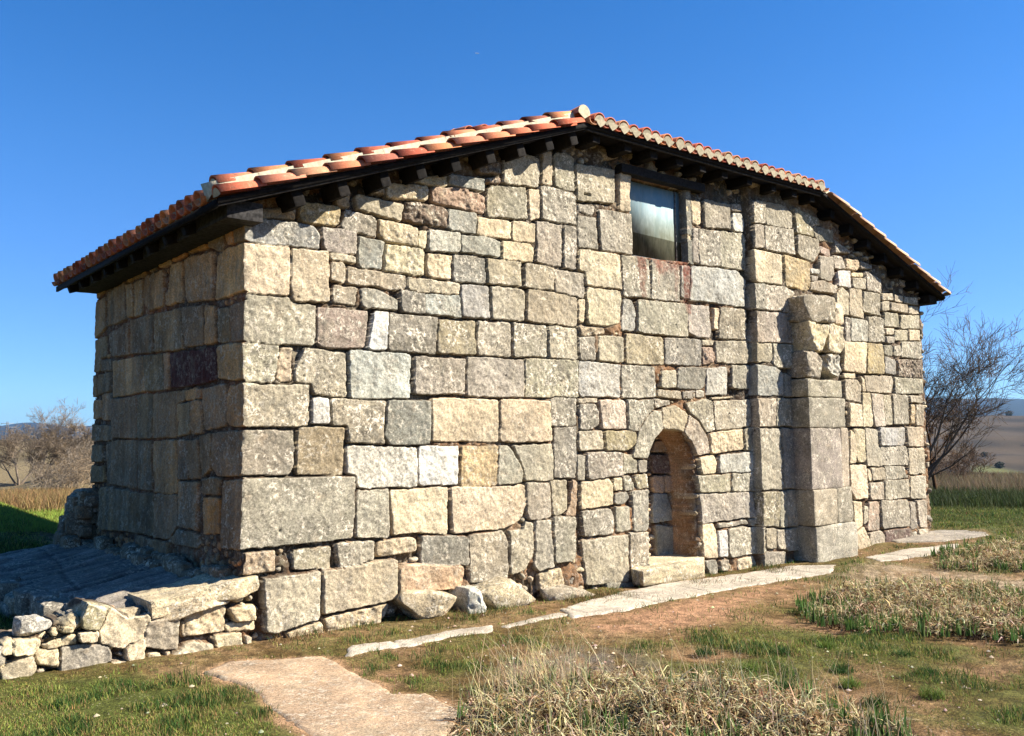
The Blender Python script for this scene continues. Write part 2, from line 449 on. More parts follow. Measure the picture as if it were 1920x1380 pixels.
# ---------------- helpers ----------------
def tag(o, label=None, cat=None, group=None, kind=None):
    for k, v in (('label', label), ('category', cat), ('group', group), ('kind', kind)):
        if v: o[k] = v
    return o
def empty(name, loc=(0, 0, 0), **kw):
    o = bpy.data.objects.new(name, None); C.objects.link(o); o.location = loc; o.empty_display_size = .2
    return tag(o, **kw)
def lin(c):
    c = np.array(c, float)/255
    return np.where(c <= .04045, c/12.92, ((c+.055)/1.055)**2.4)
def mesh_np(name, V, quads=None, tris=None, col=None, attrs=None, mat=None, parent=None, smooth=False, midx=None):
    me = bpy.data.meshes.new(name)
    V = np.asarray(V, np.float32); nq = 0 if quads is None else len(quads); ntr = 0 if tris is None else len(tris)
    me.vertices.add(len(V)); me.vertices.foreach_set('co', V.ravel())
    lv = []; st = []
    if nq: lv.append(np.asarray(quads, np.int32).ravel()); st.append(np.arange(nq)*4)
    if ntr: lv.append(np.asarray(tris, np.int32).ravel()); st.append(nq*4+np.arange(ntr)*3)
    lv = np.concatenate(lv); st = np.concatenate(st).astype(np.int32)
    me.loops.add(len(lv)); me.loops.foreach_set('vertex_index', lv)
    me.polygons.add(nq+ntr); me.polygons.foreach_set('loop_start', st)
    me.update(calc_edges=True); me.validate()
    if smooth: me.polygons.foreach_set('use_smooth', np.ones(len(me.polygons), bool))
    if col is not None:
        a = me.color_attributes.new('col', 'FLOAT_COLOR', 'POINT')
        c4 = np.ones((len(V), 4), np.float32); c4[:, :3] = col; a.data.foreach_set('color', c4.ravel())
    for k, v in (attrs or {}).items():
        a = me.attributes.new(k, 'FLOAT', 'POINT'); a.data.foreach_set('value', np.asarray(v, np.float32).ravel())
    for m in (mat if isinstance(mat, (list, tuple)) else [mat]): me.materials.append(m)
    if midx is not None: me.polygons.foreach_set('material_index', np.asarray(midx, np.int32))
    o = bpy.data.objects.new(name, me); C.objects.link(o)
    if parent: 
        o.parent = parent; o.matrix_parent_inverse = Matrix.Translation(-Vector(parent.location))
    return o
class MB:
    def __init__(s): s.V = []; s.Q = []; s.T = []; s.C = []; s.A = []; s.n = 0
    def add(s, V, Q=None, T=None, col=(.5, .5, .5), a=0.):
        V = np.asarray(V, float); s.V.append(V)
        if Q is not None and len(Q): s.Q.append(np.asarray(Q)+s.n)
        if T is not None and len(T): s.T.append(np.asarray(T)+s.n)
        c = np.asarray(col, float); s.C.append(np.broadcast_to(c, (len(V), 3)).copy()); s.A.append(np.broadcast_to(np.asarray(a, float), (len(V),)).copy()); s.n += len(V)
    def build(s, name, mat, parent=None, smooth=False):
        return mesh_np(name, np.concatenate(s.V), np.concatenate(s.Q) if s.Q else None, np.concatenate(s.T) if s.T else None,
                       np.concatenate(s.C), {'rough': np.concatenate(s.A), 'mott': np.clip(np.concatenate(s.A)*.6+.25, 0, 1)}, mat, parent, smooth)
def sm(t): t = np.clip(t, 0, 1); return t*t*(3-2*t)
def vn2(shape, du, wl, rng):            # value noise on a grid, -1..1
    nu, nv = shape; gu = np.arange(nu)*du/wl; gv = np.arange(nv)*du/wl
    L = rng.uniform(-1, 1, (int(gu[-1])+3, int(gv[-1])+3)); iu = gu.astype(int); iv = gv.astype(int); fu = sm(gu-iu)[:, None]; fv = sm(gv-iv)[None]
    A = L[iu]*(1-fu)+L[iu+1]*fu
    return A[:, iv]*(1-fv)+A[:, iv+1]*fv
def fb2(shape, du, wls, amps, rng): return sum(vn2(shape, du, w_, rng)*a for w_, a in zip(wls, amps))
def n3(P, wl, seed):                    # value noise at points, -1..1
    P = np.asarray(P)/wl+seed*17.31; I = np.floor(P).astype(np.int64); F = sm(P-I); r = 0
    for a in (0, 1):
        for b in (0, 1):
            for c in (0, 1):
                h = (I[:, 0]+a)*73856093 ^ (I[:, 1]+b)*19349663 ^ (I[:, 2]+c)*83492791; h = (h ^ (h >> 13))*1274126177 & 0x7fffffff; h = (h ^ (h >> 16)) & 0xffff
                r = r+(h/32767.5-1)*(F[:, 0] if a else 1-F[:, 0])*(F[:, 1] if b else 1-F[:, 1])*(F[:, 2] if c else 1-F[:, 2])
    return r
def sdf(U, Z, P):                       # inside positive
    d = np.full(U.shape, 1e9); ins = np.zeros(U.shape, bool); n = len(P)
    for i in range(n):
        x0, y0 = P[i]; x1, y1 = P[(i+1) % n]; ex, ey = x1-x0, y1-y0
        t = np.clip(((U-x0)*ex+(Z-y0)*ey)/(ex*ex+ey*ey+1e-12), 0, 1)
        d = np.minimum(d, (U-x0-t*ex)**2+(Z-y0-t*ey)**2)
        if y1 != y0: ins ^= ((y0 > Z) != (y1 > Z)) & (U < ex*(Z-y0)/(y1-y0)+x0)
    d = np.sqrt(d); return np.where(ins, d, -d)
def blur(A, k):
    if k < 1: return A
    for ax in (0, 1):
        B = np.pad(A, [(k, k) if a == ax else (0, 0) for a in (0, 1)], mode='edge'); cs = np.cumsum(B, axis=ax); cs = np.insert(cs, 0, 0, axis=ax)
        n = A.shape[ax]; A = (np.take(cs, np.arange(2*k+1, 2*k+1+n), axis=ax)-np.take(cs, np.arange(0, n), axis=ax))/(2*k+1)
    return A
def parse(s):
    out = []
    for l in s.strip().splitlines():
        t = l.split(); k = 1; y = None
        if ',' not in t[1]: y = float(t[1]); k = 2
        out.append((t[0], np.array([[float(a) for a in q.split(',')] for q in t[k:]])/1000, y))
    return out
# photo-like colour per stone kind -> albedo ; second value = pittedness, third = mottling
PAL = dict(C=(243, 220, 178, .3, .35), c=(240, 217, 172, .8, .5), Y=(214, 182, 128, .5, .55), N=(178, 169, 145, .35, .8), n=(192, 187, 162, .15, .7), G=(178, 169, 150, .45, .8),
           g=(196, 194, 180, .4, .5), K=(152, 148, 134, .3, .5), B=(166, 167, 158, .4, .5), P=(202, 187, 160, .35, .6), p=(170, 158, 144, .4, .6), R=(192, 162, 142, .2, .6),
           r=(130, 104, 90, .2, .4), W=(244, 238, 222, .4, .2), w=(232, 223, 204, .5, .35), T=(200, 184, 154, .4, .5), V=(182, 166, 126, .4, .9), M=(214, 202, 168, .4, 1.), O=(224, 184, 142, .5, .3),
           o=(214, 188, 148, 1.1, .5), D=(140, 120, 98, 1.6, .5), d=(182, 154, 128, 1.4, .4), q=(84, 48, 46, .1, .2))
EXPF = .585
def pal(k, rng, v=.1):
    c = (np.array(PAL[k][:3])*(.82 if k not in 'WwDdqr' else 1)+np.array((200, 184, 152))*(.18 if k not in 'WwDdqr' else 0))*(1+rng.uniform(-v, v)*.6)+rng.uniform(-2.5, 2.5, 3)
    return lin(np.clip(c, 5, 250))*EXPF
# ---------------- materials ----------------
def newmat(name):
    m = bpy.data.materials.new(name); m.use_nodes = True; n = m.node_tree; return m, n, n.nodes['Principled BSDF']
def N(n, t, **k):
    o = n.nodes.new(t)
    for a, b in k.items():
        if a == 'i':
            for q, v in b.items(): o.inputs[q].default_value = v
        else: setattr(o, a, b)
    return o
def mixc(n, fac, a, b, mode='MIX'):
    m = N(n, 'ShaderNodeMix', data_type='RGBA', blend_type=mode)
    for s, v in ((0, fac), (6, a), (7, b)):
        if hasattr(v, 'is_output') or isinstance(v, bpy.types.NodeSocket): n.links.new(v, m.inputs[s])
        else: m.inputs[s].default_value = v if s == 0 else (tuple(v)+(1,))[:4]
    return m.outputs[2]
def noise(n, co, scale, detail=6, rough=.6, dist=0):
    t = N(n, 'ShaderNodeTexNoise', i={'Scale': scale, 'Detail': detail, 'Roughness': rough, 'Distortion': dist}); n.links.new(co, t.inputs['Vector']); return t.outputs[0]
def ramp(n, f, lo, hi, a=0., b=1.):
    m = N(n, 'ShaderNodeMapRange', interpolation_type='SMOOTHSTEP', i={1: lo, 2: hi, 3: a, 4: b}); n.links.new(f, m.inputs[0]); return m.outputs[0]
def math_(n, op, a, b=None):
    m = N(n, 'ShaderNodeMath', operation=op)
    for s, v in ((0, a), (1, b)):
        if v is None: continue
        if isinstance(v, (int, float)): m.inputs[s].default_value = v
        else: n.links.new(v, m.inputs[s])
    return m.outputs[0]
def stone_mat(name='stone', bump=.6, lichen=1.):
    m, n, p = newmat(name)
    co = N(n, 'ShaderNodeTexCoord').outputs['Object']
    at = N(n, 'ShaderNodeAttribute', attribute_name='col').outputs[0]
    ro = N(n, 'ShaderNodeAttribute', attribute_name='rough').outputs['Fac']
    mo = N(n, 'ShaderNodeAttribute', attribute_name='mott').outputs['Fac']
    c = mixc(n, 1., at, (1, 1, 1), 'MULTIPLY')
    big = noise(n, co, 2.6, 5, .62, .5)
    g1 = ramp(n, big, .3, .7, .78, 1.2)
    cc = N(n, 'ShaderNodeCombineColor'); [n.links.new(g1, cc.inputs[i]) for i in range(3)]
    c = mixc(n, 1., c, cc.outputs[0], 'MULTIPLY')
    mpv = N(n, 'ShaderNodeMapping', i={'Scale': (5, 5, .9)}); n.links.new(co, mpv.inputs[0])
    veil = math_(n, 'MULTIPLY', ramp(n, noise(n, co, 1.1, 5, .6, .4), .42, .66), ramp(n, noise(n, mpv.outputs[0], 1.6, 6, .65, .5), .36, .66, .15, 1.))
    c = mixc(n, math_(n, 'MULTIPLY', veil, .55*lichen), c, (.20, .172, .12))
    # warm / green drift
    dr = noise(n, co, 5.3, 4, .6, .3)
    c = mixc(n, math_(n, 'MULTIPLY', ramp(n, dr, .5, .72), .3*lichen), c, (.30, .275, .18))
    dr2 = noise(n, co, 7.7, 4, .6, .2)
    c = mixc(n, math_(n, 'MULTIPLY', ramp(n, dr2, .55, .75), .35*lichen), c, (.55, .42, .27))
    # dark crust patches
    k = noise(n, co, 16, 9, .72, .6)
    patch = ramp(n, noise(n, co, 3.4, 5, .65, .5), .40, .60, .06, 1.25)
    k_ = noise(n, co, 42, 8, .78, .5)
    f = math_(n, 'MULTIPLY', math_(n, 'MULTIPLY', math_(n, 'MAXIMUM', math_(n, 'MULTIPLY', ramp(n, k, .50, .60), .7), ramp(n, k_, .50, .58)), patch), math_(n, 'ADD', math_(n, 'MULTIPLY', mo, .85), .14))
    c = mixc(n, f, c, (.115, .10, .072))
    # pale lichen
    k2 = noise(n, co, 24, 8, .7, .8)
    f2 = math_(n, 'MULTIPLY', ramp(n, k2, .50, .58), math_(n, 'MULTIPLY', math_(n, 'ADD', math_(n, 'MULTIPLY', mo, .8), .12), ramp(n, noise(n, co, 4.6, 5, .65, .5), .42, .6, .08, 1.2)))
    c = mixc(n, f2, c, (.64, .565, .43))
    c = mixc(n, math_(n, 'MULTIPLY', ramp(n, noise(n, co, 6.5, 7, .68, .7), .53, .66), math_(n, 'MULTIPLY', mo, .7)), c, (.17, .152, .11))
    # round lichen dots
    v = N(n, 'ShaderNodeTexVoronoi', i={'Scale': 26., 'Randomness': 1.}); n.links.new(co, v.inputs['Vector'])
    dd = math_(n, 'MULTIPLY', ramp(n, v.outputs['Distance'], .16, .24, 1, 0), ramp(n, noise(n, co, 3.1, 3), .5, .62))
    c = mixc(n, math_(n, 'MULTIPLY', dd, .4*lichen), c, (.10, .10, .085))
    # grain
    gr = noise(n, co, 130, 6, .75)
    gg = math_(n, 'MULTIPLY', ramp(n, gr, .3, .7, .66, 1.3), ramp(n, noise(n, co, 58, 5, .7, .4), .32, .68, .68, 1.26))
    c2 = N(n, 'ShaderNodeCombineColor'); [n.links.new(gg, c2.inputs[i]) for i in range(3)]
    c = mixc(n, 1., c, c2.outputs[0], 'MULTIPLY')
    # pits
    pn = noise(n, co, 62, 4, .6, .3)
    pit = math_(n, 'MULTIPLY', ramp(n, pn, .57, .68), math_(n, 'ADD', math_(n, 'MULTIPLY', ro, .55), .12))
    c = mixc(n, pit, c, (.09, .07, .05))
    n.links.new(c, p.inputs['Base Color']); p.inputs['Roughness'].default_value = .93; p.inputs['Specular IOR Level'].default_value = .2
    h = math_(n, 'ADD', math_(n, 'ADD', math_(n, 'MULTIPLY', noise(n, co, 20, 9, .75), .016), math_(n, 'MULTIPLY', noise(n, co, 80, 5, .7), .004)), math_(n, 'MULTIPLY', pit, -.012))
    h = math_(n, 'ADD', h, math_(n, 'MULTIPLY', gr, .004))
    b = N(n, 'ShaderNodeBump', i={'Strength': bump, 'Distance': 1.}); n.links.new(h, b.inputs['Height']); n.links.new(b.outputs[0], p.inputs['Normal'])
    return m
STONE = stone_mat()
def vcol_mat(name, rough=.8, nscale=12, lo=.8, hi=1.2, bump=0, spec=.3, back=0, detail=5, bscale=None):
    m, n, p = newmat(name)
    co = N(n, 'ShaderNodeTexCoord').outputs['Object']; at = N(n, 'ShaderNodeAttribute', attribute_name='col').outputs[0]
    t = noise(n, co, nscale, detail, .65); g = ramp(n, t, .3, .7, lo, hi); cc = N(n, 'ShaderNodeCombineColor'); [n.links.new(g, cc.inputs[i]) for i in range(3)]
    c = mixc(n, 1., at, cc.outputs[0], 'MULTIPLY'); n.links.new(c, p.inputs['Base Color']); p.inputs['Roughness'].default_value = rough; p.inputs['Specular IOR Level'].default_value = spec
    if bump:
        b = N(n, 'ShaderNodeBump', i={'Strength': .6, 'Distance': bump}); n.links.new(noise(n, co, bscale or nscale*4, 6, .7), b.inputs['Height']); n.links.new(b.outputs[0], p.inputs['Normal'])
    if back:
        tr = N(n, 'ShaderNodeBsdfTranslucent'); n.links.new(c, tr.inputs[0]); mx = N(n, 'ShaderNodeMixShader', i={0: back}); n.links.new(p.outputs[0], mx.inputs[1]); n.links.new(tr.outputs[0], mx.inputs[2])
        n.links.new(mx.outputs[0], n.nodes['Material Output'].inputs[0])
    return m
def tile_mat():
    m, n, p = newmat('clay_tile')
    co = N(n, 'ShaderNodeTexCoord').outputs['Object']; at = N(n, 'ShaderNodeAttribute', attribute_name='col').outputs[0]
    t = noise(n, co, 9, 7, .7); c = mixc(n, ramp(n, t, .58, .70, 0, .6), at, (.13, .10, .07))
    t2 = noise(n, co, 20, 6, .7); c = mixc(n, ramp(n, t2, .55, .68, 0, .35), c, (.66, .42, .26))
    g = ramp(n, noise(n, co, 70, 5, .7), .3, .7, .8, 1.15); cc = N(n, 'ShaderNodeCombineColor'); [n.links.new(g, cc.inputs[i]) for i in range(3)]
    c = mixc(n, 1., c, cc.outputs[0], 'MULTIPLY'); n.links.new(c, p.inputs['Base Color']); p.inputs['Roughness'].default_value = .95; p.inputs['Specular IOR Level'].default_value = .08
    b = N(n, 'ShaderNodeBump', i={'Strength': .5, 'Distance': .006}); n.links.new(noise(n, co, 60, 6, .7), b.inputs['Height']); n.links.new(b.outputs[0], p.inputs['Normal'])
    return m
TILE = tile_mat()
MORTAR = vcol_mat('lime_mortar', .95, 25, .75, 1.15, .006, .1)
WOOD = vcol_mat('dark_wood', .85, 30, .4, 1.7, .004, .12)
LEAF = vcol_mat('grass_blade', .75, 2, .85, 1.15, 0, .2, .3)
BARK = vcol_mat('bark', .9, 20, .8, 1.2, 0, .1)
# ---------------- masonry relief ----------------
def masonry(stones, u0, u1, z0, z1, du, seed, extend_left=False, extend_right=False, outline=None, fillk='oTGPCN', jd=.07):
    rng = np.random.default_rng(seed)
    nu = int(round((u1-u0)/du))+1; nz = int(round((z1-z0)/du))+1; sh = (nu, nz)
    u = u0+np.arange(nu)*du; z = z0+np.arange(nz)*du; U, Z = np.meshgrid(u, z, indexing='ij')
    WU = fb2(sh, du, (.22, .09, .035), (.006, .006, .006), rng); WZ = fb2(sh, du, (.22, .09, .035), (.006, .006, .006), rng)
    UW = U+WU; ZW = Z+WZ
    J = jd; D = np.full(sh, -.2); H = -J+fb2(sh, du, (.12, .05, .025), (.008, .008, .006), rng)+(jd-.02)*sm(2.2*vn2(sh, du, .42, rng)+1.4*vn2(sh, du, .15, rng)-.35); ID = np.zeros(sh, int)
    cols = [lin((150, 112, 72))*EXPF]; rg = [1.]; mt = [.3]; offs = [0.]
    und = fb2(sh, du, (.5, .2, .09), (.006, .005, .004), rng); fine = fb2(sh, du, (.05, .025), (1., .8), rng)
    def put(k, P, off, Rr, gap, dome=0.):
        nonlocal H, D
        a0, b0 = P.min(0)-.16; a1, b1 = P.max(0)+.16
        i0 = max(0, int((a0-u0)/du)); i1 = min(nu, int((a1-u0)/du)+1); j0 = max(0, int((b0-z0)/du)); j1 = min(nz, int((b1-z0)/du)+1)
        if i1-i0 < 2 or j1-j0 < 2: return
        s = (slice(i0, i1), slice(j0, j1)); d = sdf(UW[s], ZW[s], P)
        d = blur(np.clip(d, -.05, .09), 2)-gap
        cid = len(cols); cols.append(pal(k, rng)); rg.append(PAL[k][3]); mt.append(PAL[k][4]*rng.uniform(.35, 1.5)); offs.append(off)
        t = np.clip(d/Rr, 0, 1); pr = np.maximum(-J, H[s])*0-J+(J+off)*np.sqrt(1-(1-t)**2)+dome*np.clip(d/.09, 0, 1)
        pr = pr+und[s]*(.5+PAL[k][3])*t+fine[s]*(.0026+.007*PAL[k][3])*t
        # sloping face
        c = P.mean(0); pr = pr+t*((U[s]-c[0])*rng.uniform(-.03, .03)+(Z[s]-c[1])*rng.uniform(-.03, .03))
        m = (d > 0) & (d > D[s]); H[s] = np.where(m, np.maximum(pr, np.where(D[s] > 0, -1, H[s])), H[s]); ID[s] = np.where(m, cid, ID[s]); D[s] = np.maximum(D[s], d)
    for k, P, _ in stones:
        P = P.copy()
        if rng.random() < .55:           # a broken corner
            i = int(rng.integers(len(P))); a_, b_, c_ = P[i-1], P[i], P[(i+1) % len(P)]; la, lc = np.linalg.norm(a_-b_), np.linalg.norm(c_-b_); cut = rng.uniform(.02, .055)
            if min(la, lc) > .15: P = np.insert(P, i, b_+(a_-b_)/la*cut, axis=0); P[i+1] = b_+(c_-b_)/lc*cut*rng.uniform(.5, 1.5)
        if extend_left: P[P[:, 0] < u0+.06, 0] = u0-.2
        if extend_right: P[P[:, 0] > u1-.07, 0] = u1+.2
        rk = PAL[k][3]; off = rng.uniform(-.008, .010)+(rng.uniform(-.012, .008) if rk > .6 else 0)
        if P[:, 1].mean() < .45 and P[:, 0].mean() < 2.2 and u1 > 8: off += .05
        put(k, P, off, rng.uniform(.003, .006)+(.010 if rk > .6 else 0), (rng.uniform(-.008, -.001) if rng.random() < .8 else .003)+(.004 if jd < .05 else 0), .004 if rk > .6 else 0)
    # broken corners
    # small stones packed into what is left
    for it in range(2600):
        i = rng.integers(0, nu); j = rng.integers(0, nz)
        if D[i, j] > -.026 or (outline is not None and not outline(u[i], z[j])): continue
        r = min(-D[i, j]*1.05, rng.uniform(.045, .12)); asp = rng.uniform(1., 1.9); a = np.sort(rng.uniform(0, 2*np.pi, 7)); a = a+np.linspace(0, .1, 7)
        P = np.stack([u[i]+np.cos(a)*r*asp*.9, z[j]+np.sin(a)*r], 1)
        put(fillk[rng.integers(len(fillk))], P, rng.uniform(-.03, -.005), .025, 0, .004)
    # hairline joints where two stones touch
    jn = np.zeros(sh, bool); jn[:-1] |= ID[:-1] != ID[1:]; jn[:, :-1] |= ID[:, :-1] != ID[:, 1:]
    wk = sm(.9+1.5*vn2(sh, du, .3, rng)); H = np.where(jn, H-(.012+.03*rng.random(sh))*(.35+.65*wk), H); D = np.where(jn & (wk > .45), -.004, D)
    cols = np.array(cols); return U, Z, H, ID, D, cols, np.array(rg), np.array(mt), rng
def grid_quads(nu, nz, keep=None, flip=False):
    idx = np.arange(nu*nz).reshape(nu, nz); q = np.stack([idx[:-1, :-1], idx[1:, :-1], idx[1:, 1:], idx[:-1, 1:]], -1)
    if flip: q = q[..., ::-1]
    if keep is not None: q = q[keep[:-1, :-1] & keep[1:, :-1] & keep[1:, 1:] & keep[:-1, 1:]]
    return q.reshape(-1, 4)
def compact(V, q, *arr):
    used = np.zeros(len(V), bool); used[q.ravel()] = True; mp = np.cumsum(used)-1
    return V[used], mp[q], [a[used] for a in arr]
# ---------------- rough blocks and rocks ----------------
def block(mb, c, half, R=.02, n=14, seed=1, col=(.4, .4, .35), rough=.4, amp=.012, chip=0., rot=None, wl=.25):
    half = np.array(half, float); k = np.linspace(-1, 1, n)
    V = []; Q = []; o = 0
    for ax in range(3):
        for s in (-1, 1):
            a, b = [i for i in range(3) if i != ax]; A, B = np.meshgrid(k, k, indexing='ij'); P = np.zeros((n, n, 3)); P[..., a] = A; P[..., b] = B; P[..., ax] = s
            V.append(P.reshape(-1, 3)); q = grid_quads(n, n, flip=((s < 0) != (ax == 1)))+o; Q.append(q); o += n*n
    V = np.concatenate(V)*half; Q = np.concatenate(Q)
    R = min(R, half.min()*.95); inner = np.clip(V, -(half-R), half-R); dn = V-inner; L = np.linalg.norm(dn, axis=1, keepdims=True); L[L == 0] = 1; V = inner+dn/L*R
    nrm = V/half; nrm = np.sign(nrm)*np.abs(nrm)**5; nrm /= np.linalg.norm(nrm, axis=1, keepdims=True)+1e-9
    W = V+np.array(c); d = n3(W, wl, seed)*amp+n3(W, wl*.4, seed+3)*amp*.6+n3(W, wl*.15, seed+5)*amp*.35*(.6+rough)
    V = V+nrm*d[:, None]
    if chip:
        rg = np.random.default_rng(seed)
        for _ in range(7):
            nn = rg.normal(size=3); nn /= np.linalg.norm(nn); ext = (np.abs(nn)*half).sum()*(1-chip*rg.uniform(.1, .5)); over = V@nn-ext
            V = V-np.clip(over, 0, None)[:, None]*nn*.92
    if rot is not None: V = V@np.array(rot).T
    mb.add(V+np.array(c), Q, col=col, a=rough)
def rotz(a): c, s = math.cos(a), math.sin(a); return [[c, -s, 0], [s, c, 0], [0, 0, 1]]
def rock(mb, P, yf, depth, seed, col, rough=.8, e=3.2, amp=.02, lean=0.):
    """a stone whose outline seen from the front is polygon P (x,z), front near y=yf, going back by depth"""
    c = P.mean(0); nt_, nw = 56, 30
    th = np.linspace(0, 2*np.pi, nt_, endpoint=False); ph = np.linspace(-1, 1, nw)
    rr = []
    for t in th:
        dx, dz = math.cos(t), math.sin(t); best = .02
        for i in range(len(P)):
            a, b = P[i]-c, P[(i+1) % len(P)]-c; ex = b-a; den = dx*ex[1]-dz*ex[0]
            if abs(den) < 1e-9: continue
            s = (a[0]*ex[1]-a[1]*ex[0])/den; u = (a[0]*dz-a[1]*dx)/den
            if s > 0 and -1e-6 <= u <= 1+1e-6: best = max(best, s)
        rr.append(best)
    rr = np.array(rr); rr = .25*np.roll(rr, 1)+.5*rr+.25*np.roll(rr, -1)
    a = ph*math.pi/2; prof = np.cos(a)**(2/e); wy = np.sign(a)*np.abs(np.sin(a))**(2/e)
    TH, PR = np.meshgrid(th, prof, indexing='ij'); RR = rr[:, None]*PR; WY = np.broadcast_to(wy[None], RR.shape)
    V = np.stack([c[0]+np.cos(TH)*RR, yf+depth/2+WY*depth/2+lean*np.sin(TH)*RR, c[1]+np.sin(TH)*RR], -1).reshape(-1, 3)
    cen = np.array([c[0], yf+depth/2, c[1]]); nn = V-cen; nn /= np.linalg.norm(nn, axis=1, keepdims=True)+1e-9
    V = V+nn*(n3(V, .16, seed)*amp+n3(V, .06, seed+2)*amp*.7+n3(V, .025, seed+4)*amp*.35)[:, None]
    rgc = np.random.default_rng(seed+9); half = np.abs(V-cen).max(0)
    for _ in range(16):
        nv = rgc.normal(size=3); nv /= np.linalg.norm(nv); ex_ = ((V-cen)@nv).max()*rgc.uniform(.74, .96); ov = (V-cen)@nv-ex_; V = V-np.clip(ov, 0, None)[:, None]*nv*.95
    V = V+nn*(n3(V, .05, seed+7)*.006+n3(V, .022, seed+8)*.005)[:, None]
    idx = np.arange(nt_*nw).reshape(nt_, nw); i2 = np.roll(idx, -1, axis=0); q = np.stack([idx[:, :-1], idx[:, 1:], i2[:, 1:], i2[:, :-1]], -1).reshape(-1, 4)[:, ::-1]
    mb.add(V, q, col=col, a=rough)
def box(mb, x0, x1, y0, y1, z0, z1, col, a=0.):
    V = [(x, y, z) for x in (x0, x1) for y in (y0, y1) for z in (z0, z1)]
    mb.add(V, [(0, 1, 3, 2), (4, 6, 7, 5), (0, 4, 5, 1), (2, 3, 7, 6), (0, 2, 6, 4), (1, 5, 7, 3)], col=col, a=a)
# ---------------- the church ----------------
church = empty('stone_church', (6, 2.3, 0), label='small old church of irregular stone blocks with a clay tile roof', cat='church')
XL, XR, YB = 0., 12.06, 4.67
def zu(x):                                # underside of the tiles above the front wall
    return np.minimum(np.minimum(3.62+.364*(np.asarray(x, float)+.38), 5.18), 5.18-.333*(np.asarray(x, float)-8.66))
SF = [(k, P, 'F') for k, P, _ in parse(STONES_F)]+[(k, P, 'W') for k, P, _ in parse(STONES_W)]
def dress(U, Z, H, ID, cols, rg, mt, rng, D):
    c = cols[ID]; m = D < 0
    t = vn2(U.shape, .009, .06, rng)*.5+.5; mort = lin((150, 108, 70))*EXPF; mort2 = lin((84, 66, 48))*EXPF
    big = sm(vn2(U.shape, .009, 1.3, rng)+.5)[..., None]
    c = np.where(m[..., None], (mort*big+mort2*(1-big))*(.7+.6*t)[..., None], c)
    r_ = np.where(m, 1., rg[ID]); q = np.where(m, .2, mt[ID])
    c = c*(1+.10*vn2(U.shape, .009, .3, rng)+.09*vn2(U.shape, .009, .11, rng)+.07*vn2(U.shape, .009, .04, rng))[..., None]*(1+np.array((.03, 0, -.05))*vn2(U.shape, .009, .45, rng)[..., None])
    # paler worn edges
    e = np.clip(1-np.abs(D-.012)/.012, 0, 1)*(D > 0); c = c*(1+.14*e[..., None])
    return c, r_, q
DU = .009
U, Z, H, ID, D, cols, rg, mt, rng = masonry(SF, XL, XR, -.35, 5.2, DU, 11, True, True, outline=lambda a, b: b < zu(a)+.05 and not (8.2 < a < 9.3))
cc, rr, qq = dress(U, Z, H, ID, cols, rg, mt, rng, D)
shp = U.shape
edge = 7.285+vn2(shp, DU, .4, rng)*.012
wing = sm((U-edge)/.02); H = H+wing*.115
# rubble courses under the eaves lie further back, base courses further out
H = H-.02*sm((Z-zu(U)+.16)/.08)
# small bore holes and worn pits
for _ in range(90):
    a, b, r_ = rng.uniform(.2, 11.8), rng.uniform(.4, 4.8), rng.uniform(.009, .02)
    i0 = int((a-r_*3-XL)/DU); j0 = int((b-r_*3+.35)/DU); s = (slice(max(i0, 0), i0+8), slice(max(j0, 0), j0+8))
    d = np.hypot(U[s]-a, Z[s]-b); H[s] = H[s]-.03*np.clip(1-d/r_, 0, 1)
# square socket in a stone above the gable window side
s = (np.abs(U-4.21-.02) < .055) & (np.abs(Z-4.49) < .012); H = np.where(s, H-.05, H)
s = np.hypot(U-6.46, Z-4.06) < .05; cc[s] = cc[s]*.35
# rust run-off under the window
rust = lin((132, 50, 24))*EXPF
wob = vn2(shp, DU, .12, rng)*.02+vn2(shp, DU, .04, rng)*.012
for xa, wd, za, st in ((6.0, .10, 3.15, 1.), (5.16, .10, 3.3, .85), (5.62, .42, 3.66, .75), (5.78, .05, 3.30, .55), (5.45, .04, 3.45, .5)):
    f = sm((wd*(.55+.45*sm((Z-za)/.5))-np.abs(U-xa+wob))/.02)*sm((Z-za-wob*3)/.10)*(Z < 3.885)*st*(.75+.25*vn2(shp, DU, .03, rng)); cc = cc*(1-f[..., None])+rust*f[..., None]; qq = qq*(1-.9*f)
# window opening and blocked doorway are recesses in the wall
WIN = np.array([(4.985, 4.87), (5.02, 3.862), (6.06, 3.88), (6.035, 4.87)])
dw = sdf(U, Z, WIN)
H = np.where(dw > 0, np.minimum(H, -.16*sm(dw/.014)-.0), H); cc = np.where((dw > .014)[..., None], lin((60, 58, 52))*EXPF, cc)
th = np.linspace(0, math.pi, 22); DOOR = np.array([(5.178, .06)]+[(6.096, .06)]+[(5.637+.459*math.cos(t), 1.24+.47*math.sin(t)) for t in th])
wd_ = fb2(shp, DU, (.25, .08), (.012, .006), rng)
dd = sdf(U+wd_, Z+wd_, DOOR)
U2, Z2, H2, ID2, D2, cols2, rg2, mt2, rng2 = masonry(parse(STONES_D), 5.1, 6.18, 0., 1.8, DU, 5, fillk='OOoCr')
cc2, rr2, qq2 = dress(U2, Z2, H2, ID2, cols2, rg2, mt2, rng2, D2)
i0 = int(round((5.1-XL)/DU)); j0 = int(round(.35/DU)); s = (slice(i0, i0+U2.shape[0]), slice(j0, j0+U2.shape[1]))
ds = dd[s]; Hs = H[s]; ins = ds > .012
t = sm(ds/.014); H[s] = np.where(ds > 0, Hs*(1-t)+(-.42+H2)*t, Hs-.02*sm(1+ds/.02))
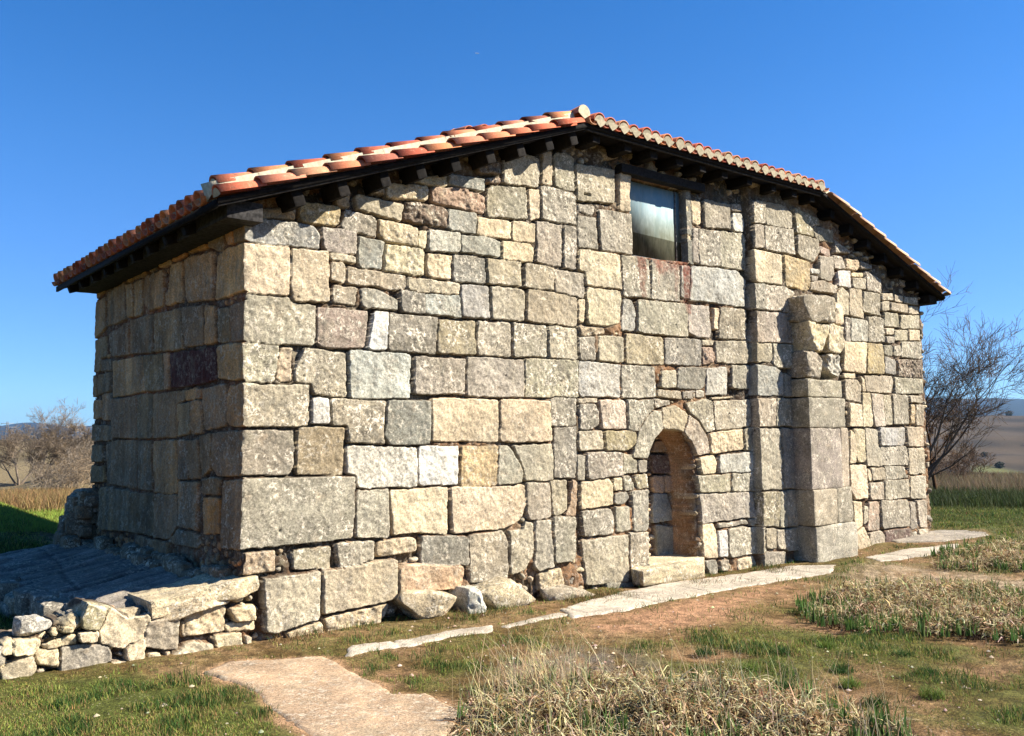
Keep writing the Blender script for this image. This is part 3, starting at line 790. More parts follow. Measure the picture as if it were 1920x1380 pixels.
cc[s] = np.where(ins[..., None], cc2, cc[s]); rr[s] = np.where(ins, rr2, rr[s]); qq[s] = np.where(ins, qq2*.4, qq[s]); rv_ = sm((.035-ds)/.012)*(ds > .004)*(U[s] > 5.5); cc[s] = cc[s]*(1-rv_[..., None])+lin((196, 152, 112))*EXPF*rv_[..., None]  # warm bounce light inside the doorway painted on the right jamb
rim = (dw > -.10) & (dw <= .014) & (U > 6.02) & (Z > 3.87); cc[rim & (D < 0)] = lin((150, 146, 130))*EXPF; H = np.where(rim & (D < 0), np.maximum(H, -.012), H)
# left side wall
SL = [(k, P, 'L') for k, P, _ in parse(STONES_L)]
UL, ZL, HL, IDL, DL, colsL, rgL, mtL, rngL = masonry(SL, 0., YB, .2, 4.0, DU, 23, True, True, outline=lambda a, b: b < 3.7, fillk='KTOPKK', jd=.028)
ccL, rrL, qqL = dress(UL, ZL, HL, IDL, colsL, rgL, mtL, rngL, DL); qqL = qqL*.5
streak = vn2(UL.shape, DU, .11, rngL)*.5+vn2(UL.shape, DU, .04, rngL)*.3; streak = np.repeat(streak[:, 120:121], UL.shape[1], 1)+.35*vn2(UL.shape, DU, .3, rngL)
ccL = ccL*np.clip(.74+.35*streak-.20*sm((1.9-ZL)/1.4), .3, 1.1)[..., None]*np.array((1.85, 1.16, .66))  # shade of this side put into the stone colour, darker and warmer
# meet at the corner
hF0 = H[0]-.006; hL0 = HL[0]-.006; zF = Z[0]; zL = ZL[0]
hLf = np.interp(zF, zL, hL0); hFl = np.interp(zL, zF, hF0)
wF = np.exp(-(U/.05)); wL = np.exp(-(UL/.05)); H = H-.006*np.exp(-U/.012); HL = HL-.006*np.exp(-UL/.012)
VX = U-hLf[None]*wF; VY = -H
topz = zu(U)+.03
keep = (Z <= topz+DU)
VZ = np.minimum(Z, topz)
V = np.stack([VX, VY, VZ], -1).reshape(-1, 3); q = grid_quads(*shp, keep=keep)
V, q, (c1, r1, m1) = compact(V, q, cc.reshape(-1, 3), rr.ravel(), qq.ravel())
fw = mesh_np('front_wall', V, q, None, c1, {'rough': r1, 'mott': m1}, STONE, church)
tag(fw, label='sunlit front wall of mixed grey and cream blocks with a blocked arched doorway')
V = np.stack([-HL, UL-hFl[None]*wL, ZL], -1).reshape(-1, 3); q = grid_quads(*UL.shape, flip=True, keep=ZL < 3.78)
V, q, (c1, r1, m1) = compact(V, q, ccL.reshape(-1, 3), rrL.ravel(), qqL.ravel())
tag(mesh_np('side_wall', V, q, None, c1, {'rough': r1, 'mott': m1}, STONE, church), label='shaded side wall of large stones with its shade toned into their colour')
# hidden sides, plain rough courses
mb = MB(); rg_ = np.random.default_rng(3)
def courses(mb, axis, fixed, a0, a1, z0, zt, sgn):
    z = z0
    while z < zt:
        h = rg_.uniform(.3, .5); a = a0
        while a < a1-.05:
            l = min(rg_.uniform(.35, .8), a1-a); k = 'NGKCPT'[rg_.integers(6)]
            hh = min(h, zt-z+.1)/2
            c = (a+l/2, fixed-sgn*.14, z+hh) if axis == 'x' else (fixed-sgn*.14, a+l/2, z+hh)
            hf = (l/2, .15, hh) if axis == 'x' else (.15, l/2, hh)
            block(mb, c, hf, .02, 7, int(rg_.integers(999)), pal(k, rg_), .4, .012); a += l
        z += h
courses(mb, 'y', XR-.004, .10, YB, -.2, 3.95, 1)
courses(mb, 'x', YB+2.1, 1.8, 10.4, -.1, 3.9, 1); courses(mb, 'y', 10.4, YB, YB+2.1, -.1, 3.9, 1); courses(mb, 'y', 1.8, YB, YB+2.1, -.1, 3.9, -1)  # unseen rear extension, added to shape the shadow edge on the meadow
courses(mb, 'x', YB-.01, .12, XR-.1, -.1, 3.62, 1)
mb.build('rear_wall', STONE, church)
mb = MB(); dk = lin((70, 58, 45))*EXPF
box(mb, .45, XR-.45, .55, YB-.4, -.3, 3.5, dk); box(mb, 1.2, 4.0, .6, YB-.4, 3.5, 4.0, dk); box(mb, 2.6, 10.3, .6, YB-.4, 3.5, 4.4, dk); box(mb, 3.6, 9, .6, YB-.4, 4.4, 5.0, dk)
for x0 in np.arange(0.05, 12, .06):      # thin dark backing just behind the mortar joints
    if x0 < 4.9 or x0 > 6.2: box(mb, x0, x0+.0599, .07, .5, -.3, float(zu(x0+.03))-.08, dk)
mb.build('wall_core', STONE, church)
# threshold of the blocked door
mb = MB(); block(mb, (5.66, .22, -.0), (.52, .24, .085), .02, 14, 5, pal('c', rg_), .6, .012)
tag(mb.build('threshold', STONE, church), label='pale stone sill of the blocked doorway')
# ---- buttress ----
mb = MB(); rb = np.random.default_rng(8)
lv = [(-.3, .36, 'G', 8.10, 9.16, .42, .035), (.36, .86, 'P', 8.09, 8.68, .405, .02), (.36, .87, 'N', 8.685, 9.08, .40, .02), (.86, 1.72, 'p', 8.07, 8.85, .40, .02), (.865, 1.72, 'P', 8.855, 9.06, .385, .02),
      (1.72, 2.15, 'N', 8.06, 8.99, .40, .02), (2.15, 2.41, 'N', 8.06, 8.93, .395, .02)]
for z0, z1, k, x0, x1, p, R in lv:
    block(mb, ((x0+x1)/2, -p/2, (z0+z1)/2), ((x1-x0)/2, p/2, (z1-z0)/2-.003), R, 26, int(rb.integers(999)), pal(k, rb), .45, .012)
def bb(x0, x1, p, z0, z1, k, sd, R, amp, chip): block(mb, ((x0+x1)/2, -p/2, (z0+z1)/2), ((x1-x0)/2, p/2, (z1-z0)/2), R, 26, sd, pal(k, rb), .9, amp, chip)
bb(8.07, 8.52, .39, 2.42, 2.80, 'P', 31, .03, .03, .75); bb(8.58, 8.93, .41, 2.41, 2.78, 'w', 37, .03, .04, 1.0)
bb(8.08, 8.62, .42, 2.81, 3.22, 'c', 41, .03, .03, .8); bb(8.60, 9.04, .42, 2.80, 3.23, 'C', 43, .03, .03, .6)
bb(8.08, 8.78, .46, 3.23, 3.59, 'T', 47, .05, .035, .7); bb(8.74, 9.10, .44, 3.22, 3.56, 'C', 53, .05, .035, .7)
tag(mb.build('buttress', STONE, church), label='stone buttress with broken, weathered upper blocks')
# ---- window ----
gm, n, p = newmat('dusty_glass_painted_sky')
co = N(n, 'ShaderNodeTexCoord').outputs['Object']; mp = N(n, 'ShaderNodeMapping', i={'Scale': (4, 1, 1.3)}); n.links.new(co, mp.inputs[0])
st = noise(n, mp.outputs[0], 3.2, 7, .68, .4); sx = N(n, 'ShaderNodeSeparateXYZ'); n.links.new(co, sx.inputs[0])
c = mixc(n, ramp(n, sx.outputs[2], 4.15, 4.7), (.15, .16, .11), (.19, .30, .34))  # reflected sky painted into the pane colour, bluer towards the top
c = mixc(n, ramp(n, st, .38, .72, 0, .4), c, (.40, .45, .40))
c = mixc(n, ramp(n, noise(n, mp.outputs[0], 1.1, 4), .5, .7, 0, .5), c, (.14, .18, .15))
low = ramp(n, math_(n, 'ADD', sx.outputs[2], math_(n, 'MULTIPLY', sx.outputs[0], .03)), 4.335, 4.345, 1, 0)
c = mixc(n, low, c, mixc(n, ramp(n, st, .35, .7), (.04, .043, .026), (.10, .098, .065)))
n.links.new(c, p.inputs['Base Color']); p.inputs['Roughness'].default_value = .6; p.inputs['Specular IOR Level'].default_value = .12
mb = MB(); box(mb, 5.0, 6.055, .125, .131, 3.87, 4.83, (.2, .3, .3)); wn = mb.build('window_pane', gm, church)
tag(wn, label='dusty glass pane streaked with dirt, sky reflection painted in as blue-green')
mb = MB()
for x0, x1, z0, z1 in ((4.99, 5.015, 3.86, 4.83), (5.93, 5.942, 3.87, 4.83), (6.04, 6.06, 3.87, 4.83), (5.0, 6.06, 3.86, 3.885)): box(mb, x0, x1, .108, .1245, z0, z1, (.16, .16, .15))
mb.build('window_frame', WOOD, wn)
mb = MB(); block(mb, (5.55, .0, 4.905), (.79, .065, .055), .008, 18, 3, (.016, .015, .014), .2, .004)
tag(mb.build('lintel', WOOD, church), label='black timber lintel over the window')
# ---- roof ----
CLAY = [lin(c)*EXPF for c in ((222, 132, 98), (234, 146, 106), (212, 116, 86), (240, 158, 108), (196, 104, 80), (216, 138, 108), (226, 164, 124), (176, 110, 90))]
LIME = lin((228, 214, 180))*EXPF
def tiles(mb, mm, O, A, Bv, Nv, rows, cnt, seed, pitch=.2, Lt=.43, step=.365, first_end=True, lift=.05, under=True, pale=0., inset=-.004):
    """O = lower corner on the slope, A = upslope unit, Bv = along the eave, Nv = normal"""
    rg = np.random.default_rng(seed); O, A, Bv, Nv = map(np.array, (O, A, Bv, Nv)); nseg = 9; al = np.linspace(0, math.pi, nseg)
    for i in range(rows):
        for j in range(cnt):
            if A is None: pass
            jit = rg.uniform(-.011, .011, 3); r0 = .091*rg.uniform(.96, 1.05); r1 = .074; base = O+Bv*(i+.5)*pitch+A*(j*step)+Bv*jit[0]+A*jit[1]*2+Nv*(lift+jit[2]*.5)
            V = []
            for (t, r, up) in ((0, r0, .022), (Lt, r1, .0)):
                for th_ in (.0, .014):
                    for a in al: V.append(base+A*t+Bv*math.cos(a)*(r-th_)+Nv*(math.sin(a)*(r-th_)*.92+up))
            k = np.arange(nseg-1); o, ii = 0, nseg; o2, i2 = 2*nseg, 3*nseg
            Q = np.concatenate([np.stack([o+k, o2+k, o2+k+1, o+k+1], 1), np.stack([ii+k, ii+k+1, i2+k+1, i2+k], 1), np.stack([o+k, o+k+1, ii+k+1, ii+k], 1), np.stack([o2+k, i2+k, i2+k+1, o2+k+1], 1)])
            mb.add(V, Q, col=np.clip(CLAY[rg.integers(len(CLAY))]*rg.uniform(.85, 1.2)*(1-pale)+LIME*pale, 0, .9), a=.4)
            if j == 0 and first_end:      # lime-filled mouth
                W = [base+A*inset+Bv*math.cos(a)*(r0-.012)+Nv*(math.sin(a)*(r0-.014)*.9+.006) for a in al]+[base+A*inset+Nv*.0]
                n_ = len(W)-1; mm.add(W, T=[(n_, b+1, b) for b in range(nseg-1)], col=LIME*rg.uniform(.6, 1.)*(1 if inset < 0 else .7), a=.3)  # recessed lime is darkened, shade of the left eave put into its colour
    if under:                             # channel tiles between the covers, seen end-on at the eave
        for i in range(rows+1):
            base = O+Bv*i*pitch+Nv*(lift+.0)-A*.03; r = .09; V = []
            for t in (0, .5):
                for th_ in (0., .016):
                    for a in al: V.append(base+A*t+Bv*math.cos(a)*(r-th_)-Nv*(math.sin(a)*(r-th_)*.75-.02))
            k = np.arange(nseg-1); o, ii, o2, i2 = 0, nseg, 2*nseg, 3*nseg
            Q = np.concatenate([np.stack([o+k, o+k+1, o2+k+1, o2+k], 1), np.stack([ii+k, i2+k, i2+k+1, ii+k+1], 1), np.stack([o+k, ii+k, ii+k+1, o+k+1], 1)])
            mb.add(V, Q, col=CLAY[rg.integers(len(CLAY))]*rg.uniform(.7, 1.0), a=.4)
            for dlt in (-1,):             # lime below each cover, between the channels
                b2 = base+Bv*pitch/2
                W = [b2+A*(inset-.002)+Bv*x+Nv*y for x, y in ((-.085, .02), (-.055, -.02), (0, -.058), (.055, -.02), (.085, .02), (0, .035))]
                if i < rows: mm.add(W, T=[(5, 0, 1), (5, 1, 2), (5, 2, 3), (5, 3, 4)], col=LIME*rg.uniform(.75, 1.)*(1 if inset < 0 else .6), a=.3)  # same eave shade mixed into the recessed lime
def slope(name, label, O, A, Bv, Nv, rows, cnt, seed, **k):
    mb, mm = MB(), MB(); tiles(mb, mm, O, A, Bv, Nv, rows, cnt, seed, **k)
    r_ = mb.build(name, TILE, church); tag(r_, label=label)
    if mm.n: mm.build('mortar_filling', MORTAR, r_)
    return r_
aL = math.atan(.364); aR = math.atan(.333); YF = -.36; YE = 5.0
A_L = (math.cos(aL), 0, math.sin(aL)); N_L = (-math.sin(aL), 0, math.cos(aL)); A_R = (-math.cos(aR), 0, math.sin(aR)); N_R = (math.sin(aR), 0, math.cos(aR))
X0L, X1R = -.38, 12.34; Z0L = 3.62; Z1R = 5.18-.333*(X1R-8.66)
nb = 26
slope('roof_slope', 'left roof slope of orange clay tiles falling to the shaded side', (X0L, YF+.35, Z0L+.02), A_L, (0, 1, 0), N_L, nb-1, 12, 1, lift=.045, inset=.05)
slope('roof_slope', 'right roof slope of clay tiles falling to the far end', (X1R, YF+.3, Z1R+.02), A_R, (0, 1, 0), N_R, nb-1, 10, 2, lift=.045)
aC = math.atan(.22); A_C = (0, math.cos(aC), math.sin(aC)); N_C = (0, -math.sin(aC), math.cos(aC))
slope('roof_slope', 'level front eave of clay tiles with pale mortar-filled ends', (3.98, YF-.0, 5.20), A_C, (1, 0, 0), N_C, 24, 8, 3, pitch=.197, lift=.03)
A_D = (0, -math.cos(aC), math.sin(aC)); N_D = (0, math.sin(aC), math.cos(aC))
slope('roof_slope', 'rear slope of the raised middle roof', (3.98, YE+.36, 5.20), A_D, (1, 0, 0), N_D, 24, 8, 4, pitch=.197, lift=.03)
# verge rows on the two gables: a low outer row, a lime band and a raised second row
def verge(O, A, Nv, cnt, seed, label, pale=0.):
    O, A, Nv = map(np.array, (O, A, Nv)); mb, mm = MB(), MB()
    Bv = np.array((0, 1., 0))
    tiles(mb, mm, O+Bv*(-.1), A, Bv, Nv, 1, cnt, seed, lift=.022, under=False, pale=pale)
    tiles(mb, mm, O+Bv*.06+A*.09, A, Bv, Nv, 1, cnt, seed+1, lift=.125, under=False, pale=pale)
    L = cnt*.365+.05; nn = 40; rg = np.random.default_rng(seed)
    for k in range(nn):
        t0, t1 = k*L/nn, (k+1)*L/nn; V = []
        for t in (t0, t1):
            for y, h in ((.065, .085), (.075, .165), (.28, .19), (.28, .03)): V.append(O+A*(t+.02)+Bv*(y+rg.uniform(-.003, .003))+Nv*h)
        mm.add(V, [(0, 1, 5, 4), (1, 2, 6, 5), (2, 3, 7, 6)]+([(3, 2, 1, 0)] if k == 0 else [])+([(4, 5, 6, 7)] if k == nn-1 else []), col=LIME*rg.uniform(.9, 1.05), a=.3)
    r_ = mb.build('verge_tiles', TILE, church); tag(r_, label=label); mm.build('mortar_band', MORTAR, r_)
slope('roof_slope', 'low tiled roof of an unseen rear extension added to shape the meadow shadow', (1.5, YB+2.3, 4.0), (0, -math.cos(.2), math.sin(.2)), (1, 0, 0), (0, math.sin(.2), math.cos(.2)), 46, 7, 9, lift=.03)
verge((X0L+.0, YF, Z0L+.0), A_L, N_L, 12, 21, 'double row of orange tiles along the left gable edge')
verge((X1R, YF, Z1R+.0), A_R, N_R, 10, 31, 'double row of pale weathered tiles along the right gable edge', .55)
# ridge caps
def ridge(x, z, y0, y1, seed, name='ridge_cap', label=None):
    mb, mm = MB(), MB(); rg = np.random.default_rng(seed); al = np.linspace(-.15, math.pi+.15, 12); y = y0; k = 0
    while y < y1:
        V = []
        for t, r in ((0, .092), (.42, .078)):
            for th_ in (0, .015):
                for a in al: V.append((x+math.cos(a)*(r-th_), y+t, z+math.sin(a)*(r-th_)+(.012 if t == 0 else 0)))
        n_ = len(al); kk = np.arange(n_-1)
        Q = np.concatenate([np.stack([kk, kk+1, 2*n_+kk+1, 2*n_+kk], 1), np.stack([n_+kk, 3*n_+kk, 3*n_+kk+1, n_+kk+1], 1), np.stack([kk, n_+kk, n_+kk+1, kk+1], 1)])
        mb.add(V, Q, col=CLAY[rg.integers(len(CLAY))], a=.3)
        if k == 0:
            W = [(x+math.cos(a)*.091, y-.006, z+.012+math.sin(a)*.091) for a in al]+[(x, y-.006, z-.06)]
            mm.add(W, T=[(n_, b, b+1) for b in range(n_-1)], col=LIME, a=.3); 
            V2 = [(x+math.cos(a)*.091, yy, z+.012+math.sin(a)*.091) for yy in (y-.006, y+.03) for a in al]; mm.add(V2, np.stack([kk, n_+kk, n_+kk+1, kk+1], 1), col=LIME, a=.3)
        y += .365; k += 1
    r_ = mb.build(name, TILE, church); tag(r_, label=label); mm.build('mortar_plug', MORTAR, r_)
ridge(3.86, 5.29, YF+.01, YE, 5, label='ridge tiles with a round mortared end at the left peak')
ridge(8.66, 5.23, YF+.03, YE, 6, label='ridge tiles at the right bend of the roof')
# boards, rafters, fascia
mb = MB()
def board(x0, z0, x1, z1, y0, y1, th_, col=(.010, .008, .007)):
    V = [(x, y, z+d) for x, z in ((x0, z0), (x1, z1)) for y in (y0, y1) for d in (0, -th_)]
    mb.add(V, [(0, 2, 3, 1), (4, 5, 7, 6), (0, 1, 5, 4), (2, 6, 7, 3), (0, 4, 6, 2), (1, 3, 7, 5)], col=col, a=.1)
yb = YF+.03
xs = [X0L+.02, 3.9]; 
for k in range(34):
    y0 = yb+k*.16; 
    if y0 > YE: break
    board(X0L+.02, Z0L+.0, 3.9, 5.18-.004, y0, y0+.155, .026); board(8.66, 5.176, X1R-.02, Z1R, y0, y0+.155, .026)
board(3.9, 5.178, 8.66, 5.178, yb, yb+.55, .026); board(3.9, 5.178, 8.66, 5.178, YE-.4, YE+.2, .026)
mb.build('roof_boards', WOOD, church)
mb = MB()
def strip(x0, z0, x1, z1, y, d, c): 
    V = [(x0, y, z0), (x1, y, z1), (x1, y, z1-d), (x0, y, z0-d), (x0, y+.022, z0), (x1, y+.022, z1), (x1, y+.022, z1-d), (x0, y+.022, z0-d)]
    mb.add(V, [(3, 2, 1, 0), (4, 5, 6, 7), (0, 1, 5, 4), (7, 6, 2, 3)], col=c, a=.1)
K1 = (.008, .007, .006)
strip(X0L-.0, Z0L+.015, 3.9, 5.18+.01, yb-.024, .05, K1); strip(X0L+.01, Z0L-.036, 3.9, 5.18-.041, yb-.004, .016, (.03, .027, .024))
strip(3.9, 5.19, 8.66, 5.19, yb-.024, .05, K1); strip(3.9, 5.139, 8.66, 5.139, yb-.004, .03, (.02, .017, .014)); strip(8.66, 5.19, X1R, Z1R+.01, yb-.024, .05, K1)
for xx, zz in ((X0L-.012, Z0L), (X1R-.012, Z1R)): box(mb, xx, xx+.024, yb, YE, zz-.06, zz+.005, K1)
mb.build('eave_board', WOOD, church)
rr_ = np.random.default_rng(4)
def beam(name, cx, cy, cz, hx, hy, hz, tilt=0., col=None, label=None):
    mb = MB(); c, s = math.cos(tilt), math.sin(tilt); rot = [[c, 0, -s], [0, 1, 0], [s, 0, c]]
    block(mb, (cx, cy, cz), (hx, hy, hz), .012, 9, int(rr_.integers(999)), col if col is not None else np.array((.006, .005, .004))*rr_.uniform(.5, 2.), .2, .006, 0, rot)
    return tag(mb.build(name, WOOD, church), label=label)
for x in (.37, .82, 1.27, 1.68, 2.10, 2.55, 2.97, 3.38, 3.75): z_ = float(zu(x)); beam('purlin', x+.02, -.02, z_-.115, .058, .245, .075, aL)
for x in (4.13, 4.66, 5.12, 5.60, 6.05, 6.5, 7.04, 7.6, 8.09, 8.55): beam('rafter', x, -.02, 5.085, .062, .25, .062)
for x in (9.1, 9.6, 10.1, 10.6, 11.1, 11.6): z_ = float(zu(x)); beam('purlin', x-.02, -.02, z_-.11, .058, .245, .07, -aR)
for k in range(9): beam('rafter', -.13, .55+k*.5, 3.605, .23, .05, .045, aL)
beam('wall_plate', -.085, 2.2, 3.60, .165, 2.42, .085, 0, (.03, .028, .026), 'charred square beam end at the left corner')
beam('wall_plate', 12.13, 2.2, 3.90, .14, 2.45, .075, 0, None, 'dark beam under the right eave')
# battered rubble foot at the far end of the side wall
mb = MB(); rb = np.random.default_rng(77)
for k in range(46):
    z = rb.uniform(.3, .98); o = (1.1-z)*.40; block(mb, (-rb.uniform(0, 1)*o-.02, 4.72+rb.uniform(-.25, .3), z), rb.uniform(.06, .16, 3), .04, 8, k, pal('KKGPT'[rb.integers(5)], rb)*np.array((.7, .5, .35)), .8, .02, .4)
for k in range(34):
    block(mb, (-rb.uniform(-.03, .12), rb.uniform(.1, 4.5), rb.uniform(.34, .44)), (rb.uniform(.05, .1), rb.uniform(.08, .25), rb.uniform(.05, .09)), .03, 8, k, pal('KGKT'[rb.integers(4)], rb)*np.array((.7, .5, .35)), .8, .02, .3)
mb.build('rubble_footing', STONE, church)
# ---------------- ruined low wall, boulders ----------------
rw = empty('low_ruined_wall', (-.9, .1, -.1), label='low broken rubble wall running left from the church corner under a pale slab', cat='wall')
rg4 = np.random.default_rng(12)
RS_ = parse(RUIN)
for i in range(14):                        # carries on past the picture's edge
    cx_, cz_ = -1.95-.23*(i//2)-rg4.uniform(0, .06), -.1+.17*(i % 2)+rg4.uniform(-.02, .03); aw, ah = rg4.uniform(.08, .12), rg4.uniform(.06, .09)
    RS_.append(('CcTGo'[rg4.integers(5)], np.array([(cx_-aw, cz_-ah), (cx_+aw*.9, cz_-ah*1.1), (cx_+aw, cz_+ah*.8), (cx_-aw*.8, cz_+ah)]), None))
RS_ = [(k, P, None) for i, (k, P, _) in enumerate(RS_) if i not in (16, 17)]
def rtop(x): return np.interp(x, [-3.5, -1.83, -1.8, -1.5, -1.46, -1.3, -1.24, -1.04, -.9, -.76, -.6, -.3, .12, .2], [.1, .17, .19, .20, .27, .25, .385, .33, .24, .25, .27, .33, .38, .38])
UR, ZR, HR, IDR, DR, colsR, rgR, mtR, rngR = masonry(RS_, -3.5, .17, -.32, .46, .008, 61, outline=lambda a, b: b < rtop(a), fillk='ocTCoG', jd=.10)
ccR, rrR, qqR = dress(UR, ZR, HR, IDR, colsR, rgR, mtR, rngR, DR)
HR = HR+fb2(UR.shape, .008, (.35, .12, .05), (.02, .012, .006), rngR); rr_sel = np.random.default_rng(4).uniform(-.03, .045, len(colsR)); HR = HR+rr_sel[IDR]*(DR > 0)
tz_ = rtop(UR+vn2(UR.shape, .008, .1, rngR)*.02)+vn2(UR.shape, .008, .05, rngR)*.012; over = np.clip(ZR-tz_, 0, None); VZ_ = np.minimum(ZR, tz_); yy_ = -.01-HR+np.minimum(over*3.2, .36)
V = np.stack([UR, yy_, VZ_+.012*vn2(UR.shape, .008, .07, rngR)*(over > 0)-.06*np.clip(over*3.2-.26, 0, .1)], -1).reshape(-1, 3); q = grid_quads(*UR.shape, keep=over < .12)
V, q, (c1, r1, m1) = compact(V, q, ccR.reshape(-1, 3), rrR.ravel(), qqR.ravel()*.6)
mesh_np('rubble_face', V, q, None, c1, {'rough': r1, 'mott': m1}, STONE, rw)
mb = MB()
for i in range(420):                       # packing stones and core
    x = rg4.uniform(-3.2, .15); top = np.interp(x, [-3.2, -1.75, -1.3, -1.1, -.7, 0], [-.05, .1, .1, .25, .2, .2]); z = rg4.uniform(-.25, top); s = rg4.uniform(.025, .075)
    block(mb, (x, rg4.uniform(.12, .38), z+.03), (s*rg4.uniform(1, 1.8), s*1.2, s), .03, 7, i, pal('oCCTcO'[rg4.integers(6)], rg4), .8, .015, .3)
ed = [(-1.02, .3), (-1.1, 1.0), (-1.3, 2.6), (-1.56, 3.7), (-3.5, 3.8)]
for i in range(120):                       # broken edge of the terrace
    t = rg4.uniform(0, 4); k_ = min(int(t), 3); a_, b_ = np.array(ed[k_]), np.array(ed[k_+1]); c_ = a_+(b_-a_)*(t-k_); s = rg4.uniform(.05, .14)
    block(mb, (c_[0]+rg4.uniform(-.06, .1), c_[1]+rg4.uniform(-.05, .05), rg4.uniform(-.05, .2)), (s, s*1.5, s*.8), .03, 7, i+300, pal('KGTK'[rg4.integers(4)], rg4)*.8, .8, .02, .3)
for i in range(26):                        # goes on past the frame
    x = rg4.uniform(-3.6, -1.85); s = rg4.uniform(.08, .16); block(mb, (x, rg4.uniform(.0, .35), rg4.uniform(-.15, .12)), (s*1.4, s, s*.8), .04, 10, 90+i, pal('CcTG'[rg4.integers(4)], rg4), .8, .02, .4)
mb.build('rubble_courses', STONE, rw)
mb = MB(); rock(mb, np.array([(-.80, .27), (-.45, .335), (-.1, .40), (.165, .43), (.17, .30), (-.1, .255), (-.45, .20), (-.70, .115), (-.77, .15)]), -.06, .72, 3, pal('c', rg4), .9, 12., .012)
block(mb, (-.30, .28, .33), (.46, .32, .07), .012, 22, 91, pal('c', rg4), .9, .02, .1, [[.99, 0, -.13], [0, 1, 0], [.13, 0, .99]])
tag(mb.build('capping_slab', STONE, rw), label='long pale flat slab capping the low wall')
labs = {16: ('pale loose stone lying on the left end of the low wall', 'loose stones on the low wall'), 17: ('greenish loose stone on the low wall beside the shaded gap', 'loose stones on the low wall')}
PR = parse(RUIN)
for i in (16, 17):
    k, P, _ = PR[i]; mb = MB(); rock(mb, P, -.02, .22, 150+i, pal(k, rg4), .8, 2.8, .018); o = mb.build('loose_stone', STONE); tag(o, labs[i][0], 'stone', labs[i][1])
bl = ['flat-topped tan boulder, leftmost of those at the wall foot', 'small upright white stone between two boulders', 'pitted tan boulder right of the small white stone', 'low grey-tan slab block beside the pale paving strip', None]
for (k, P, y), lb in zip(parse(BOULD), bl):
    if lb is None:
        mb = MB(); block(mb, (5.36, -.10, -.035), (.56, .13, .095), .025, 22, 205, pal('c', rg4)*.85, .9, .025, .3); tag(mb.build('door_step', STONE, church), label='long pale stone step below the blocked doorway'); continue
    mb = MB(); rock(mb, P, y, .42, int(200+P[0, 0]*10), pal(k, rg4), 1., 5., .024); tag(mb.build('boulder', STONE), lb, 'boulder', 'boulders at the foot of the front wall')
# small scattered foot stones under the wall
for k, (x, z, s) in enumerate([(.9, -.12, .10), (.55, -.13, .08), (1.25, -.14, .07), (4.4, -.13, .09), (6.3, -.15, .08), (6.75, -.14, .11), (7.0, -.15, .07)]):
    pass
# ---------------- ground ----------------
RG = {k: P for k, P, _ in parse(REG)}
TER = np.array([(.12, .16), (-.45, .16), (-.80, .16), (-1.05, .35), (-1.08, 1.0), (-1.3, 2.6), (-1.55, 3.7), (-3.6, 3.8), (-3.6, 5.1), (-.1, 5.2), (.1, 4.8)])
def ground_z(x, y):
    x = np.asarray(x, float); y = np.asarray(y, float)
    a = -.1-.06*np.exp(-((x-6.5)/2.5)**2)+.1*np.clip((x-9)/4, 0, 1)
    b = .7*np.clip((y-.5)/10, 0, 1)*np.clip((1.5-x)/1.5, 0, 1)
    dx, dy = x-CAM.x, y-CAM.y; r = np.hypot(dx, dy); an = np.degrees(np.arctan2(dy, dx)); s = sm((an-48)/14)       # 0 right, 1 left
    wob = np.sin(an*1.7)*.5+np.sin(an*.73+1)*.8
    right = np.interp(r, [0, 34, 60, 200, 420, 700, 1100, 1550, 1900, 4500, 7000, 9500, 16000], [0, 0, -1.2, -13, -22, -16, 6, 29, 20, 40, 250, 318, 330])
    right = right+np.where((r > 300) & (r < 1800), wob*2.2+3.0*np.sin(r/42.+an*.25+np.sin(an*.5)*2)*sm((r-450)/300), 0)+np.where(r > 4000, wob*14, 0)
    left = np.interp(r, [0, 28, 45, 90, 160, 300, 600, 2000, 6000, 9000, 16000], [0, 0, -.4, -.2, .6, 3.4, -4, -20, 60, 175, 190])+np.where((r > 45) & (r < 400), .25*np.sin(r/9.+an), 0)+np.where(r > 4000, wob*22, 0)
    return a+b+right*(1-s)+left*s
def pnoise(x, y, wl, seed): return n3(np.stack([x.ravel(), y.ravel(), np.full(x.size, seed*3.3)], 1), wl, seed).reshape(x.shape)
def regmask(name, X, Y, soft=.12, near=None):
    P = RG[name]; m = np.zeros(X.shape); a0, b0 = P.min(0)-.5; a1, b1 = P.max(0)+.5; k = (X > a0) & (X < a1) & (Y > b0) & (Y < b1)
    if k.any():
        x, y = X[k], Y[k]; w_ = pnoise(x, y, .35, 5)*.10+pnoise(x, y, .1, 6)*.05
        m[k] = sm((sdf(x, y, P)+w_)/soft*.5+.5)
    return m
ths = np.concatenate([np.arange(-10, 10, .5), np.arange(10, 92, .2), np.arange(92, 130, 1), np.arange(130, 350, 5)]); rs = np.exp(np.arange(math.log(1.2), math.log(16000), .0135))
TH, RS = np.meshgrid(np.radians(ths), rs, indexing='ij'); X = CAM.x+np.cos(TH)*RS; Y = CAM.y+np.sin(TH)*RS
